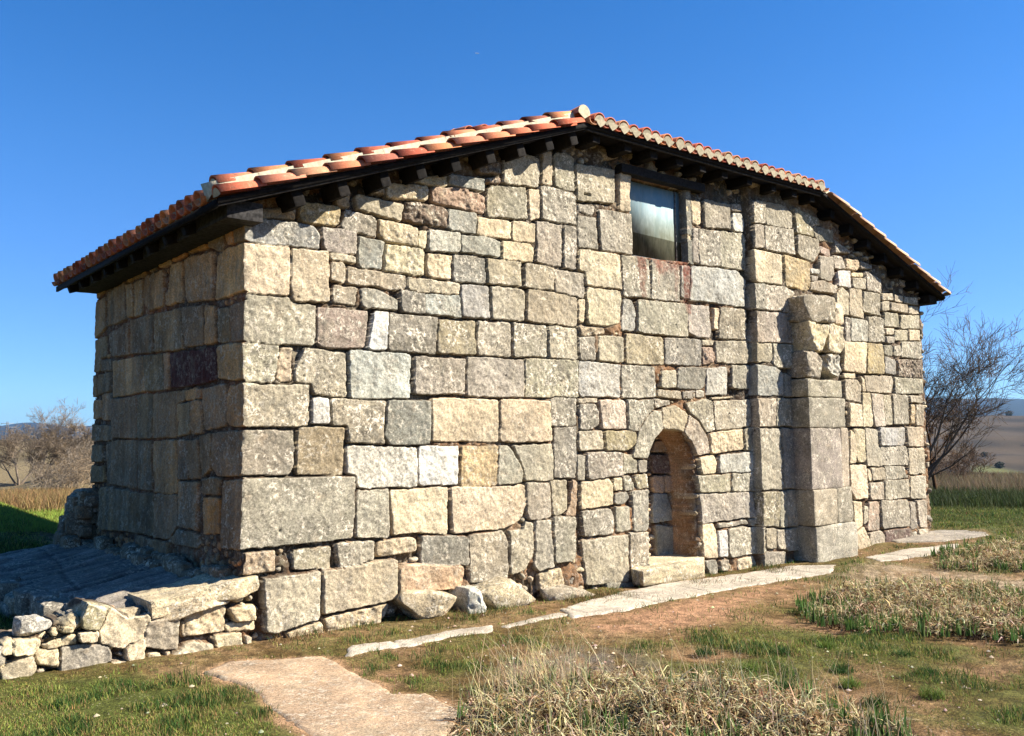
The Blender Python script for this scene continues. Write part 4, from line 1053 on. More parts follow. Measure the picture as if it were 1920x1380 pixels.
def masks(X, Y):
    near = (X > -8) & (X < 30) & (Y > -12) & (Y < 30)
    g = {k: regmask(k, X, Y, .10 if k.startswith('strip') or k == 'slab' else .35) for k in RG if k != 'terrace'}
    n1 = pnoise(X, Y, .55, 1); n2 = pnoise(X, Y, .18, 2); n4 = pnoise(X, Y, .07, 4)
    green = np.clip(.38+.9*n1+.7*n2+.35*n4, 0, 1)*.75
    green = np.maximum(green, .95*np.maximum.reduce([g['green3'], g['greenR'], .8*g['green1']*sm(.5+1.3*n2+n1*.8), .85*g['green2']*sm(.75+n1+n2), .5*g['green4']*sm(.6+n2+n1)]))
    back = sm((Y-.6)/.8)*sm((-X+.1)/.6)+sm((X-12.3)/.8)*sm((Y+1.5)/1.); green = np.maximum(green, np.clip(back, 0, 1)*.9)
    bare = np.maximum.reduce([g['slab'], g['strip1'], g['strip2'], g['strip3'], g['strip4'], .9*g['gravel'], .85*g['red']*sm(.8+n1), .8*g['crust']])
    green = green*(1-bare)
    foot = np.exp(-((Y+.35)/.35)**2)*(X > -.5)*(X < 12.3); green = green*(1-.75*foot*sm(.5+n1))
    return g, green, bare, n1, n2, n4
g, green, bare, n1, n2, n4 = masks(X, Y)
c_soil = lin((186, 146, 108))*EXPF*.9; c_moss = lin((122, 98, 58))*EXPF*.9; c_grass = lin((112, 118, 56))*EXPF*.8; c_dry = lin((176, 156, 108))*EXPF*.8; c_red = lin((194, 150, 114))*EXPF; c_grav = lin((186, 164, 132))*EXPF; c_slab = lin((214, 180, 142))*EXPF; c_crust = lin((128, 118, 104))*EXPF; c_pave = lin((222, 208, 186))*EXPF
def mx(c, d, m): return c*(1-m[..., None])+d*m[..., None]
col = np.broadcast_to(c_moss, X.shape+(3,)).copy()
col = mx(col, c_soil, sm(.4-.9*n1+.8*n2+.4*n4)*.75); col = mx(col, c_dry, sm(-.1+.9*pnoise(X, Y, .8, 9)+.5*n4)*.5)
col = mx(col, c_grass, np.clip(green*1.1, 0, 1)); col = mx(col, c_red, g['red']*sm(.7+.6*n2+.6*n1)); col = mx(col, c_grav, g['gravel']*sm(.7+.6*n4)); col = mx(col, c_crust, g['crust']*sm(.6+n2+n4)*.9)
col = mx(col, c_slab*np.array((.9, .8, .72)), g['slab'])
dxx, dyy = X-CAM.x, Y-CAM.y; RR = np.hypot(dxx, dyy); AN = np.degrees(np.arctan2(dyy, dxx)); S_ = sm((AN-48)/14)
# far country
hill = lin((112, 96, 74))*EXPF*.62; hill2 = lin((60, 54, 42))*EXPF*.55; field = lin((128, 130, 76))*EXPF*.8; wood = lin((34, 46, 40))*EXPF*.6; past = lin((168, 150, 112))*EXPF*.62
far = np.zeros(X.shape)
hn = pnoise(X, Y, 60., 3)+.6*pnoise(X, Y, 22., 8); terr = np.sin(RR/21.+AN*.5+np.sin(AN*.5)*2+pnoise(X, Y, 180., 2)*2)
cr_ = mx(np.broadcast_to(hill, X.shape+(3,)), hill2, sm(.1+.5*hn+.7*terr)*.75); cr_ = mx(cr_, field, ((RR < 640)*sm((640-RR)/40)*sm((24.5-AN)/.6)).astype(float)*.9); cr_ = mx(cr_, c_dry, sm((75-RR)/30)*.8)
cl_ = mx(np.broadcast_to(past, X.shape+(3,)), lin((104, 92, 62))*EXPF*.6, sm(.3+.9*hn)); far_c = cr_*(1-S_[..., None])+cl_*S_[..., None]
far_c = mx(far_c, wood, sm((RR-2600)/600)); col = mx(col, far_c, sm((RR-27-6*n1)/6))
gz = ground_z(X, Y)+np.where(RR < 40, .018*n1+.012*n2+.006*n4, 0)*(1-.9*np.maximum(g['slab'], np.maximum(g['strip1'], g['strip2'])))
gz = gz-np.where((X > .1) & (X < 12) & (Y > .3) & (Y < 4.6), .3, 0)
gmat, n, p = newmat('ground_soil')
co = N(n, 'ShaderNodeTexCoord').outputs['Object']; at = N(n, 'ShaderNodeAttribute', attribute_name='col').outputs[0]
a1 = ramp(n, noise(n, co, 9, 9, .75), .35, .65, .55, 1.4); a2 = ramp(n, noise(n, co, 60, 6, .75), .38, .62, .5, 1.45); cb = N(n, 'ShaderNodeCombineColor'); mm_ = math_(n, 'MULTIPLY', a1, a2); [n.links.new(mm_, cb.inputs[i]) for i in range(3)]
cg = mixc(n, 1., at, cb.outputs[0], 'MULTIPLY'); v = N(n, 'ShaderNodeTexVoronoi', i={'Scale': 30.}); n.links.new(co, v.inputs['Vector'])
cg = mixc(n, math_(n, 'MULTIPLY', ramp(n, v.outputs['Distance'], .14, .2, 1, 0), ramp(n, noise(n, co, 2.2, 4), .5, .6, 0, .6)), cg, (.45, .38, .28))
n.links.new(cg, p.inputs['Base Color']); p.inputs['Roughness'].default_value = .95; p.inputs['Specular IOR Level'].default_value = .1
b = N(n, 'ShaderNodeBump', i={'Strength': .8, 'Distance': .03}); n.links.new(noise(n, co, 40, 8, .75), b.inputs['Height']); n.links.new(b.outputs[0], p.inputs['Normal'])
q = grid_quads(*X.shape)
i_ = np.arange(X.shape[1]-1); last = (X.shape[0]-1)*X.shape[1]; q = np.concatenate([q, np.stack([last+i_, i_, i_+1, last+i_+1], 1)])
V = np.stack([X, Y, gz], -1).reshape(-1, 3); V = np.concatenate([V, [[CAM.x, CAM.y, -.1]]]); ci = len(V)-1; a_ = np.arange(X.shape[0])*X.shape[1]
tr = np.stack([np.full(len(a_), ci), a_, np.roll(a_, -1)], 1)
tag(mesh_np('ground', V, q[:, ::-1] if False else q, tr, np.concatenate([col.reshape(-1, 3), [c_moss]]), None, gmat, None, True), kind='structure')
# paving sheets standing a little proud of the soil
def pave(name, key, colr, h, z=None, res=.03, mat=None, joints=True, thick=.05, stripe=0.):
    P = RG[key] if isinstance(key, str) else key; a0, b0 = P.min(0)-.05; a1, b1 = P.max(0)+.05; nx, ny = int((a1-a0)/res)+2, int((b1-b0)/res)+2
    x = a0+np.arange(nx)*res; y = b0+np.arange(ny)*res; XX, YY = np.meshgrid(x, y, indexing='ij')
    w_ = pnoise(XX, YY, .3, 5)*.035+pnoise(XX, YY, .08, 6)*.02; d = sdf(XX, YY, P)+w_
    zz = (ground_z(XX, YY) if z is None else z(XX, YY))+h*sm(d/.03)-thick*(1-sm(d/.02))+pnoise(XX, YY, .5, 7)*.006+pnoise(XX, YY, .12, 8)*.003
    cl = np.broadcast_to(colr, XX.shape+(3,))*(1+.16*pnoise(XX, YY, .3, 3)+.16*pnoise(XX, YY, .09, 9)+.12*pnoise(XX, YY, 1., 19))[..., None]
    if stripe:
        s_ = pnoise(XX*.5+YY*.25, YY*6-XX*2.2, .7, 21)+.6*pnoise(XX*.8, YY*11-XX*4, .5, 22); zz = zz+.022*stripe*s_; cl = cl*np.clip(1+.75*stripe*s_, .25, 1.9)[..., None]
    if joints:
        u = (XX-YY*.12)/1.05+.35*pnoise(XX, YY, 1.5, 2)*.2; fj = np.abs(u-np.round(u))*1.05; jm = sm(1-fj/.02); zz = zz-.02*jm; cl = cl*(1-.6*jm[..., None])
    V = np.stack([XX, YY, zz], -1).reshape(-1, 3); q = grid_quads(nx, ny, keep=d > -.035); V, q, (cl,) = compact(V, q, cl.reshape(-1, 3))
    return tag(mesh_np(name, V, q, None, cl, {'rough': np.full(len(V), .5), 'mott': np.full(len(V), .35)}, mat or STONE, None, True), kind='structure')
pave('paving_slab', 'slab', c_slab, .012, joints=False, thick=.03); pave('paving_strip', 'strip1', c_pave*1., .014, thick=.03); pave('paving_strip', 'strip2', c_pave*1.05, .016, thick=.03); pave('paving_strip', 'strip3', c_pave*1., .014, thick=.03); pave('paving_strip', 'strip4', lin((180, 168, 150))*EXPF, .012, thick=.03)
pave('paving_strip', np.array([(2.05, -.93), (3.0, -.74), (2.98, -.98), (2.1, -1.07)]), c_pave*.9, .008, thick=.03)
pave('stone_terrace', TER, lin((150, 140, 128))*EXPF*1.0, .0, stripe=1., z=lambda x, y: .40+.13*np.maximum(x, -1.2)+.03*pnoise(x*.3+y*.2, y*3.5-x*.6, .6, 4)+.012*pnoise(x, y*5-x, .5, 14), thick=.5)
# ---------------- vegetation ----------------
def blades(name, px, py, pz, h, wd, lean, col, seed, mat=LEAF, curl=1., segs=3, **kw):
    rg = np.random.default_rng(seed); n_ = len(px); az = rg.uniform(0, 2*np.pi, n_); fa = az+rg.uniform(-1.2, 1.2, n_)+np.pi/2
    t = np.linspace(0, 1, segs+1); V = []
    for k, tt in enumerate(t):
        out = lean*h*tt**(1+curl*.8); up = h*(tt-np.clip(lean-.6, 0, 2)*.5*tt**2.4)
        cx = px+np.cos(az)*out; cy = py+np.sin(az)*out; cz = pz+up*np.sqrt(np.clip(1-.35*lean*lean*tt, .1, 1)); ww = wd*(1-tt**1.6)*.5+ (0 if k == segs else 1e-4)
        if k < segs: V += [np.stack([cx-np.cos(fa)*ww, cy-np.sin(fa)*ww, cz], 1), np.stack([cx+np.cos(fa)*ww, cy+np.sin(fa)*ww, cz], 1)]
        else: V += [np.stack([cx, cy, cz], 1)]
    m = len(V); V = np.stack(V, 1).reshape(-1, 3); b0 = np.arange(n_)*m; Q = [np.stack([b0+2*k, b0+2*k+1, b0+2*k+3, b0+2*k+2], 1) for k in range(segs-1)]; T = np.stack([b0+2*segs-2, b0+2*segs-1, b0+2*segs], 1)
    cl = np.repeat(col, m, axis=0)
    return mesh_np(name, V, np.concatenate(Q) if Q else None, T, cl, None, mat, **kw)
def ribbons(name, px, py, pz, L, wd, el0, curl, col, seed, segs=6, mat=LEAF, **kw):   # leaves that arch over and tangle
    rg = np.random.default_rng(seed); n_ = len(px); hd = rg.uniform(0, 2*np.pi, n_); el = np.array(el0, float).copy(); P = np.stack([px, py, pz], 1); tw = rg.uniform(-1.3, 1.3, n_); V = []; m = 2*segs+1; st = L/segs
    for k in range(segs+1):
        w_ = wd*.5*(1-(k/segs)**2*.9); sx = np.stack([-np.sin(hd+tw), np.cos(hd+tw), .5*np.sin(tw*3+k)], 1)
        if k < segs: V += [P-sx*w_[:, None], P+sx*w_[:, None]]
        else: V += [P]
        P = P+np.stack([np.cos(hd)*np.cos(el), np.sin(hd)*np.cos(el), np.sin(el)], 1)*st[:, None]; P[:, 2] = np.maximum(P[:, 2], pz-.01+.02*rg.random(n_))
        el = el-curl*(.6+.8*rg.random(n_))/segs; hd = hd+rg.normal(0, .35, n_)*np.minimum(curl, 1.5)
    V = np.stack(V, 1).reshape(-1, 3); b0 = np.arange(n_)*m; Q = [np.stack([b0+2*k, b0+2*k+1, b0+2*k+3, b0+2*k+2], 1) for k in range(segs-1)]; T = np.stack([b0+2*segs-2, b0+2*segs-1, b0+2*segs], 1)
    return mesh_np(name, V, np.concatenate(Q), T, np.repeat(col, m, axis=0), None, mat, **kw)
def cvar(base, n_, rg, v=.2, h=.1): return np.clip(base*(1+rg.normal(0, v, (n_, 1)))*(1+rg.normal(0, h, (n_, 3))), .004, .9)
rv = np.random.default_rng(99)
G1 = lin((118, 140, 60))*EXPF; G2 = lin((168, 172, 86))*EXPF; G3 = lin((66, 100, 42))*EXPF; ST = lin((238, 218, 168))*EXPF; ST2 = lin((176, 146, 96))*EXPF; BR = lin((104, 74, 46))*EXPF
# short grass, sampled in polar form so it is densest near by
def sample(n_, rmin, rmax, a0, a1):
    r = rmin*(rmax/rmin)**rv.random(n_); a = np.radians(rv.uniform(a0, a1, n_)); return CAM.x+np.cos(a)*r, CAM.y+np.sin(a)*r
x, y = sample(900000, 3.2, 22, 12, 84); _, gr_, br_, m1, m2, m4 = masks(x, y)
inb = ((x > -.05) & (y > -.02) & (y < 4.7) & (x < 12.1)); inter = (sdf(x, y, TER) > -.03); keepm = (rv.random(len(x)) < np.clip(gr_*1.25-.08, 0, 1)) & ~inb & ~inter & ~((y > -.12) & (y < .35) & (x < 0))
x, y = x[keepm], y[keepm]; tuft = sm(.4+1.6*pnoise(x, y, .22, 31)); h = rv.uniform(.015, .045, len(x))*(.5+1.1*tuft)*(1+.02*np.hypot(x-CAM.x, y-CAM.y))
dr = rv.random(len(x)) < .28+.25*pnoise(x, y, .7, 13); cl = np.where((rv.random(len(x)) < .5)[:, None], cvar(G1, len(x), rv), cvar(G2, len(x), rv)); cl = np.where(dr[:, None], cvar(ST2, len(x), rv), cl); cl = np.where(((tuft > .75) & (rv.random(len(x)) < .6))[:, None], cvar(G3, len(x), rv), cl)
dist = np.hypot(x-CAM.x, y-CAM.y)
tag(blades('grass', x, y, ground_z(x, y)-.005, h, .0035*np.clip(dist/5, .8, 3.5), rv.uniform(.1, .9, len(x)), cl, 1, segs=2), kind='stuff', label='short green and yellowing grass over the ground')
# longer grass behind the building, left and right
x, y = sample(160000, 15, 42, 70, 88); k = (y > 1.5) & (sdf(x, y, TER) < 0) & ~((x > -.3) & (y < 5.2)); x, y = x[k], y[k]; dist = np.hypot(x-CAM.x, y-CAM.y)
dryb = rv.random(len(x)) < sm((dist-26)/4); h = np.where(dryb, rv.uniform(.15, .5, len(x)), rv.uniform(.04, .10, len(x))); cl = np.where(dryb[:, None], cvar(ST2*.9, len(x), rv, .35), cvar(G2*np.array((.9, 1.1, .8)), len(x), rv))
tag(blades('meadow_grass', x, y, ground_z(x, y)-.01, h, .012*dist/20, rv.uniform(.1, .7, len(x)), cl, 2, segs=2), kind='stuff', label='green meadow with a band of tall straw-coloured grass behind the church')
x, y = sample(200000, 14, 44, 10, 33); k = (x > 12.35); x, y = x[k], y[k]; dist = np.hypot(x-CAM.x, y-CAM.y); r_ = rv.random(len(x))
reed = r_ < sm((dist-25.5)/3); mid = (~reed) & (rv.random(len(x)) < sm((dist-22)/2)); h = np.where(reed, rv.uniform(.2, .48, len(x)), np.where(mid, rv.uniform(.15, .35, len(x)), rv.uniform(.03, .07, len(x))))
cl = np.where(reed[:, None], cvar(lin((160, 142, 110))*EXPF*.8, len(x), rv), np.where(mid[:, None], cvar(lin((84, 98, 56))*EXPF*.8, len(x), rv, .3), cvar(lin((122, 132, 74))*EXPF*.85, len(x), rv, .3)))
k = (dist > 18.5) | (rv.random(len(x)) < .25); x, y, h, cl, dist = x[k], y[k], h[k], cl[k], dist[k]
tag(blades('meadow_grass', x, y, ground_z(x, y)-.01, h, .012*dist/20, rv.uniform(.1, .6, len(x)), cl, 3, segs=2), kind='stuff', label='green grass and a band of pale reeds beyond the right corner')
# big tangled clumps of dead iris leaves
def inside(P, n_, rg):
    a0, b0 = P.min(0); a1, b1 = P.max(0); x = rg.uniform(a0, a1, n_*4); y = rg.uniform(b0, b1, n_*4); d = sdf(x, y, P); k = np.where(d > 0)[0][:n_]; return x[k], y[k], d[k]
def clump(key, label, nleaf, ngreen, nstalk, seed, hmax=.22, density=1.):
    rg = np.random.default_rng(seed); P = RG[key]; c0 = P.mean(0); root = empty('iris_clump', (c0[0], c0[1], float(ground_z(*c0))), label=label, cat='plant clump', group='clumps of dead iris leaves')
    x, y, d = inside(P, nleaf, rg); m = rg.random(len(x)) < sm(d/.4+.05+.9*pnoise(x, y, .3, 3)); x, y, d = x[m], y[m], d[m]
    mound = .17*sm(d/.45)*(.55+.9*pnoise(x, y, .4, 12)); h = rg.uniform(.08, hmax, len(x)); kind_ = rg.random(len(x))
    cl = np.where((kind_ < .5)[:, None], cvar(ST, len(x), rg, .15), np.where((kind_ < .78)[:, None], cvar(ST2, len(x), rg), cvar(BR, len(x), rg, .3)))
    ribbons('dead_leaves', x, y, ground_z(x, y)+np.clip(mound, 0, .25)*rg.random(len(x)), h*1.5, rg.uniform(.004, .013, len(x)), rg.uniform(.0, 1.35, len(x)), rg.uniform(.8, 4.2, len(x)), cl, seed, parent=root)
    x, y, d = inside(P, nleaf//2, rg); m = rg.random(len(x)) < sm(d/.2); x, y = x[m], y[m]
    blades('leaf_litter', x, y, ground_z(x, y)+.0, rg.uniform(.03, .1, len(x)), rg.uniform(.004, .012, len(x)), rg.uniform(.8, 2., len(x)), cvar(BR*.5, len(x), rg, .3), seed+1, segs=3, parent=root)
    x, y, d = inside(P, ngreen//6, rg); x = np.repeat(x, 6)+rg.normal(0, .02, len(x)*6); y = np.repeat(y, 6)+rg.normal(0, .02, len(y)*6)
    blades('green_leaves', x, y, ground_z(x, y)+.03, rg.uniform(.06, .16, len(x)), rg.uniform(.010, .022, len(x)), rg.uniform(.05, .35, len(x)), cvar(lin((104, 134, 66))*EXPF, len(x), rg, .2), seed+2, segs=4, parent=root)
    if nstalk:
        x, y, d = inside(P, nstalk, rg); blades('dry_stalks', x, y, ground_z(x, y), rg.uniform(.25, .55, len(x)), np.full(len(x), .003), rg.uniform(.1, .8, len(x)), cvar(ST, len(x), rg), seed+3, segs=5, parent=root)
clump('clump1', 'large tangled clump of straw-coloured dead leaves in the foreground', 24000, 900, 420, 41, .17)
clump('clump2', 'wide clump of dead and green iris leaves at the right before the gravel path', 22000, 2600, 200, 42, .14)
clump('clump3', 'smaller iris clump beyond the gravel path by the far corner', 8000, 900, 60, 43, .15)
# fine dry stalks left of the big clump, weeds at the wall foot
def spot(n_, x0, y0, sx, sy): return x0+rv.normal(0, sx*.6, n_), y0+rv.normal(0, sy*.6, n_)
tf = np.array([(-.1, 0)])
x, y = spot(330, .95, -2.9, .35, .3); tag(blades('dry_grass_tuft', x, y, ground_z(x, y), rv.uniform(.15, .5, len(x)), np.full(len(x), .0035), rv.uniform(.1, .9, len(x)), cvar(ST, len(x), rv), 61, segs=5), 'tuft of long thin dry stalks at the left edge of the foreground clump', 'grass tuft')
x = rv.uniform(.2, 7.4, 9000); y = -.1-np.abs(rv.normal(.25, .2, 9000)); k = rv.random(9000) < sm(.15+1.2*pnoise(x, y, .5, 22)); x, y = x[k], y[k]
kk = rv.random(len(x))[:, None]; tag(blades('wall_foot_weeds', x, y, ground_z(x, y)-.005, rv.uniform(.03, .13, len(x)), rv.uniform(.003, .006, len(x)), rv.uniform(.3, 1.4, len(x)), np.where(kk < .35, cvar(G3, len(x), rv), np.where(kk < .6, cvar(ST2, len(x), rv), cvar(BR, len(x), rv))), 62, segs=3), kind='stuff', label='weeds and dead stems along the foot of the front wall')
# separate green tussocks on the right
tp = [(1370, 1232), ]
TUS = [(2.45, -3.45), (2.9, -3.9), (3.3, -4.35), (2.6, -4.15), (2.2, -3.9), (3.7, -3.95), (2.75, -4.65), (2.3, -4.5), (3.05, -3.3), (3.55, -3.4), (1.9, -3.4), (2.6, -2.9)]
places = ['nearest the foreground clump', 'left of the low hollow', 'at the right picture edge', 'just behind the foreground clump', 'touching the foreground clump', 'below the wide iris clump', 'in the right-hand corner', 'in front of the others at the right', 'midway to the wide iris clump', 'close under the wide iris clump', 'on the bare soil by the foreground clump', 'in the middle of the lawn']
for i, (tx, ty) in enumerate(TUS):
    n_ = 220; x = rv.normal(0, .04, n_).clip(-.08, .08); y = rv.normal(0, .04, n_).clip(-.08, .08); z0 = float(ground_z(tx, ty))
    o = blades('grass_tussock', tx+x, ty+y, np.full(n_, z0), rv.uniform(.03, .10, n_), np.full(n_, .0045), rv.uniform(.3, 1.3, n_), cvar(np.where(i % 3 == 0, G1, G3), n_, rv), 70+i, segs=3)
    tag(o, 'small dark green grass tussock '+places[i], 'grass tussock', 'green tussocks on the mossy ground')
# ---------------- pebbles ----------------
x, y = sample(16000, 4, 20, 14, 75); _, _, br_, m1, m2, m4 = masks(x, y); k = (rv.random(len(x)) < .10+.5*_['gravel' ] if False else rv.random(len(x)) < .35*np.clip(1.2*regmask('gravel', x, y)+2.*regmask('crust', x, y)+.3+.5*m1, 0, 1)) & (y < -.15); x, y = x[k], y[k]
n_ = len(x); s = np.clip(rv.lognormal(-4.9, .5, n_), .002, .018); ico = np.array([(0, 0, .8), (1, 0, .1), (.3, .95, 0), (-.8, .6, .1), (-.8, -.6, 0), (.3, -.95, .1)]); 
V = (ico[None]*s[:, None, None]*rv.uniform(.7, 1.5, (n_, 1, 3))+np.stack([x, y, ground_z(x, y)+.004], 1)[:, None]).reshape(-1, 3); b0 = np.arange(n_)*6
T = np.concatenate([np.stack([b0, b0+1+k, b0+1+(k+1) % 5], 1) for k in range(5)])
tag(mesh_np('pebbles', V, None, T, np.repeat(cvar(lin((214, 196, 166))*EXPF, n_, rv), 6, axis=0), None, MORTAR), kind='stuff', label='loose pale pebbles and stone chips')
# ---------------- trees ----------------
def tree(name, base, label, group, specs, seed, colr, maxd=5, twig=1., lean=(0, 0, 0), gnarl=.22, kids=(3, 5), r0=.09, minr=.004, cat='tree'):
    rg = np.random.default_rng(seed); root = empty(name, base, label=label, cat=cat, group=group); mt_, mc = MB(), MB(); lean = np.array(lean, float)
    def limb(p, d, L, r, dep):
        m = MB() if dep == 0 else mc; ns = max(3, int(6-dep)); k = 7 if dep == 0 else 5 if dep < 3 else 3; pts = [np.array(p)]; rs_ = [r]; dd_ = [d]
        for s in range(ns):
            d = d+rg.normal(0, gnarl*(.6+dep*.18), 3)+np.array((0, 0, .05))+lean*.06; d = d/np.linalg.norm(d); pts.append(pts[-1]+d*L/ns); rs_.append(max(r*(1-.72*(s+1)/ns), minr*.6)); dd_.append(d)
        V = []
        for p_, r_, e in zip(pts, rs_, dd_):
            a = np.cross(e, (0.3, .9, .2)); a /= np.linalg.norm(a); b_ = np.cross(e, a)
            for q_ in range(k): V.append(p_+(a*math.cos(2*math.pi*q_/k)+b_*math.sin(2*math.pi*q_/k))*r_)
        Q = [(i*k+j, i*k+(j+1) % k, (i+1)*k+(j+1) % k, (i+1)*k+j) for i in range(ns) for j in range(k)]
        m.add(V, Q, col=colr*rg.uniform(.7, 1.2), a=.2)
        if dep == 0: m.build('trunk', BARK, root)
        if dep < maxd:
            for _ in range(int(rg.integers(kids[0], kids[1]+1)*(1.3 if dep >= 2 else 1))):
                t = rg.uniform(.25, 1.); i = min(int(t*ns), ns-1); a = rg.normal(size=3); a -= a@dd_[i]*dd_[i]; a /= np.linalg.norm(a); nd = dd_[i]+a*rg.uniform(.45, 1.0); nd /= np.linalg.norm(nd)
                limb(pts[i]+(pts[i+1]-pts[i])*(t*ns-i), nd, L*rg.uniform(.42, .68), max(rs_[i]*.55, minr), dep+1)
    for (off, d, L, r) in specs:
        d = np.array(d, float); limb(np.array(base)+np.array(off), d/np.linalg.norm(d), L, r, 0)
    if mc.n: mc.build('crown', BARK, root)
    return root
def at_dir(px, r, z=None):               # point on the ground a given distance away in a given bearing
    a = math.radians(px); xx, yy = CAM.x+math.cos(a)*r, CAM.y+math.sin(a)*r; return (xx, yy, float(ground_z(xx, yy))-.05)
RV = np.array((.5, -.86, 0))             # direction across the view, to the right
bark1 = lin((134, 118, 104))*EXPF*.8
b1 = at_dir(27.6, 24.5)
tree('bare_tree', b1, 'leafless tree with long branches leaning out past the right corner', None, [((0, 0, 0), (.22, -.36, 1), 2.7, .06), ((.1, 0, 0), (.30, -.52, .85), 3.0, .05), ((0, .1, 0), (.10, -.16, 1), 2.8, .065), ((0, 0, .3), (.36, -.62, .62), 2.6, .042), ((0, 0, .2), (.2, -.3, 1), 2.7, .045)], 5, bark1, 4, lean=(.16, -.26, .35), kids=(4, 5), minr=.005, gnarl=.15)
b2 = at_dir(26.15, 26)
tree('bare_tree', b2, 'slender leafless tree with a straight thin trunk among pale reeds', None, [((0, 0, 0), (.02, -.02, 1), 2.1, .055)], 9, lin((120, 88, 60))*EXPF*.8, 5, kids=(4, 5), minr=.004, gnarl=.16)
for i, (an, r, hh, sd, cl_, lb) in enumerate([(77.9, 62, 5.2, 21, (196, 180, 162), 'tallest leafless grey tree left of the church, crown above the brush'), (78.9, 60, 4.0, 22, (170, 152, 130), 'low leafless tree at the left edge of the view'), (76.6, 60, 4.2, 23, (166, 146, 120), 'small leafless tree standing nearest the church wall on the left')]):
    b_ = at_dir(an, r); tree('bare_tree', b_, lb, 'bare trees on the left', [((0, 0, 0), (.05, 0, 1), hh*.55, .08), ((.1, 0, 0), (.4, -.3, 1), hh*.5, .06), ((-.1, 0, 0), (-.4, .3, 1), hh*.5, .06), ((0, 0, 0), (.6, -.2, .8), hh*.45, .05)], sd, lin(cl_)*EXPF*.85, 4, kids=(5, 6), minr=.009, gnarl=.2)
rb2 = np.random.default_rng(55)
for i in range(9):
    an = 75.3+i*.24+rb2.uniform(-.1, .1); r = rb2.uniform(38, 56); b_ = at_dir(an, r); hh = rb2.uniform(1.5, 2.3)*(1.3 if i < 4 else .9)
    sp = [((rb2.normal(0, .35), rb2.normal(0, .35), 0), (rb2.normal(0, .35), rb2.normal(0, .35), 1), hh*.6, .02) for _ in range(8)]
    tree('bare_bush', b_, ['brown', 'ochre', 'greyish', 'dense', 'low', 'wiry', 'tawny', 'thin', 'ragged'][i]+' leafless bush in the brush left of the church', 'bare bushes left of the church', sp, 100+i, lin([(186, 162, 132), (196, 172, 138), (178, 162, 140)][i % 3])*EXPF*.85, 3, kids=(4, 5), minr=.007, gnarl=.3, cat='bush')
for i in range(5):
    an = 24.4+i*.8; b_ = at_dir(an, 33+rb2.uniform(-2, 3)); sp = [((rb2.normal(0, .4), rb2.normal(0, .4), 0), (rb2.normal(0, .3), rb2.normal(0, .3), 1), .9, .014) for _ in range(5)]
    tree('bare_bush', b_, ['faint', 'wispy', 'spreading', 'upright', 'tangled'][i]+' leafless shrub in the reeds beyond the right corner', 'thin shrubs on the right', sp, 130+i, lin((128, 104, 84))*EXPF*.8, 3, kids=(4, 5), minr=.006, gnarl=.3, cat='bush')
# dark junipers dotted on the right hill
def juniper(b_, s, i):
    root = empty('juniper_bush', b_, label=JL[i], cat='bush', group='dark shrubs on the far hill'); mb = MB(); rg = np.random.default_rng(i); n_ = 260
    u = rg.normal(size=(n_, 3)); u /= np.linalg.norm(u, axis=1, keepdims=True); u = u*rg.uniform(.5, 1, (n_, 1))*s*np.array((1, 1, .9)); u[:, 2] += s*.7; a = rg.normal(size=(n_, 3))*s*.16; b = rg.normal(size=(n_, 3))*s*.16; cc_ = np.array(b_)+u
    V = np.stack([cc_-a, cc_+a, cc_+b], 1).reshape(-1, 3); mb.add(V, T=np.arange(n_*3).reshape(-1, 3), col=np.repeat(cvar(lin((52, 60, 40))*EXPF, n_, rg), 3, axis=0)); mb.build('crown', LEAF, root)
    m2 = MB(); block(m2, (b_[0], b_[1], b_[2]+s*.3), (s*.08, s*.08, s*.5), s*.03, 4, i, (.05, .04, .03), .2, .01); m2.build('trunk', BARK, root)
JL = ['largest dark shrub on the near slope of the far hill', 'dark shrub high on the far hill near its crest', 'small dark shrub left on the terraced hill', 'small dark shrub at the right picture edge on the hill', 'dark shrub on the hill crest', 'tiny dark shrub midway up the hill', 'dark shrub on a lower terrace of the hill', 'lone dark shrub above the green field']
for i, (an, r, s) in enumerate([(22.9, 620, 2.6), (24.2, 1450, 5.5), (25.4, 800, 2.6), (21.4, 900, 3.2), (22.3, 1500, 5), (23.6, 760, 2.4), (24.6, 540, 1.8), (21.9, 560, 1.9)]):
    juniper(at_dir(an, r), s, i)
# ---------------- far pylon and the aeroplane ----------------
pa = at_dir(79.55, 900); root = empty('power_pylon', pa, label='tiny distant electricity pylon on the left skyline', cat='pylon'); mb = MB(); Hp = 30.
for sx in (-1, 1):
    for sy in (-1, 1):
        V = []; 
        for t in (0, 1):
            for dx_, dy_ in ((-.15, -.15), (.15, -.15), (.15, .15), (-.15, .15)): V.append((pa[0]+sx*3*(1-t*.85)+dx_, pa[1]+sy*3*(1-t*.85)+dy_, pa[2]+Hp*t))
        mb.add(V, [(0, 1, 5, 4), (1, 2, 6, 5), (2, 3, 7, 6), (3, 0, 4, 7)], col=(.2, .2, .2))
mb.build('lattice_mast', BARK, root)
mb = MB(); [box(mb, pa[0]-w_, pa[0]+w_, pa[1]-.2, pa[1]+.2, pa[2]+Hp*z_-.2, pa[2]+Hp*z_+.2, (.2, .2, .2)) for w_, z_ in ((6, .72), (7, .84), (5, .95))]; mb.build('cross_arms', BARK, root)
d = Vector((.5881, .7721, .4211)).normalized(); pp = CAM+d*9000
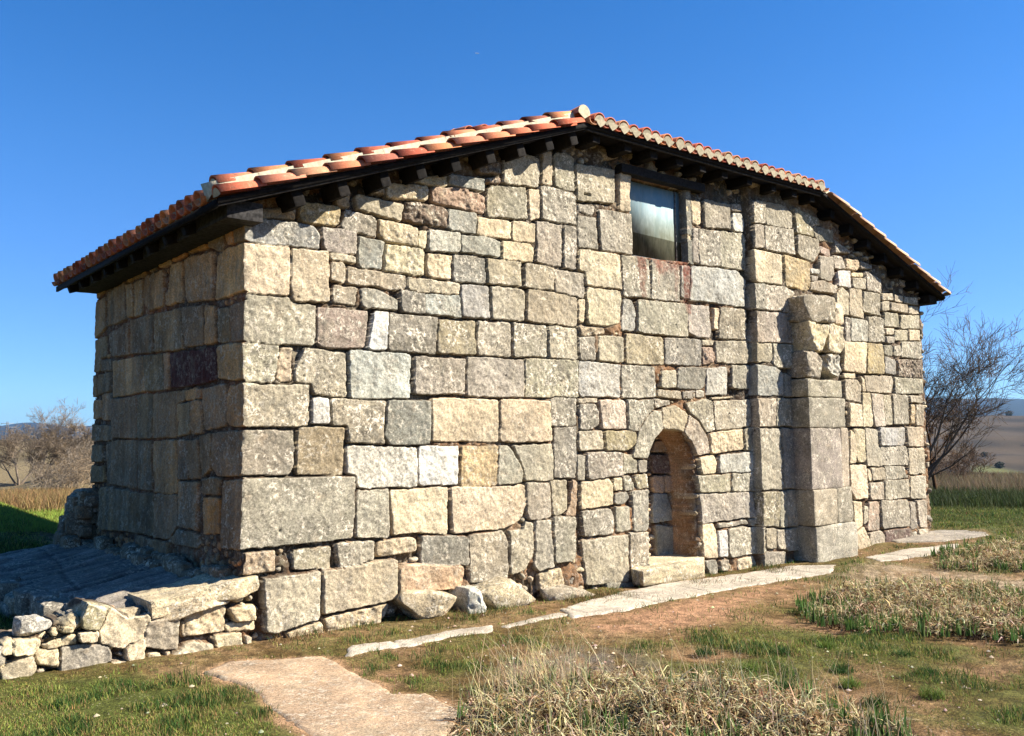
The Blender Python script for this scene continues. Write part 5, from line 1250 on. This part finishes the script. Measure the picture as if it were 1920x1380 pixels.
root = empty('airliner', tuple(pp), label='tiny white aeroplane high in the blue sky above the church', cat='aeroplane'); fx = np.array((.77, -.60, -.03)); fx /= np.linalg.norm(fx); fy = np.array((.6, .77, 0)); fy /= np.linalg.norm(fy); fz = np.array((0, 0, 1.)); pq = np.array(pp)
white = (.8, .8, .8); mb = MB(); V = []; 
for t, r in ((-19, .4), (-16, 1.6), (-8, 2), (10, 2), (15, 1.6), (18, .5)):
    for k in range(8): V.append(pq+fx*t+(fy*math.cos(k*math.pi/4)+fz*math.sin(k*math.pi/4))*r)
mb.add(V, [(i*8+j, i*8+(j+1) % 8, i*8+8+(j+1) % 8, i*8+8+j) for i in range(5) for j in range(8)], col=white); mb.build('fuselage', MORTAR, root)
for s in (-1, 1):
    mb = MB(); P4 = [pq+fx*4, pq-fx*3, pq-fx*9+fy*s*17, pq-fx*6.5+fy*s*17]; mb.add([p_+fz*h_ for h_ in (-.3, .3) for p_ in P4], [(0, 1, 2, 3), (7, 6, 5, 4), (0, 3, 7, 4), (1, 0, 4, 5), (2, 1, 5, 6), (3, 2, 6, 7)], col=white); mb.build('wing', MORTAR, root)
mb = MB(); P4 = [pq-fx*13, pq-fx*18, pq-fx*20+fz*6, pq-fx*17.5+fz*6]; mb.add([p_+fy*h_ for h_ in (-.2, .2) for p_ in P4], [(0, 1, 2, 3), (7, 6, 5, 4), (0, 3, 7, 4), (1, 0, 4, 5), (2, 1, 5, 6), (3, 2, 6, 7)], col=white); mb.build('tail_fin', MORTAR, root)
# ---------------- air ----------------
hz, n, p = newmat('air'); n.nodes.remove(p); pv = N(n, 'ShaderNodeVolumePrincipled', i={'Density': 4e-5, 'Anisotropy': .2}); pv.inputs['Color'].default_value = (.34, .62, 1, 1); n.links.new(pv.outputs[0], n.nodes['Material Output'].inputs['Volume'])
if HAZE:
    mb = MB(); box(mb, -16500, 16500, -16500, 16500, -60, 420, (.5, .5, .5)); tag(mb.build('haze', hz), kind='stuff', label='thin blue air haze over the far hills')
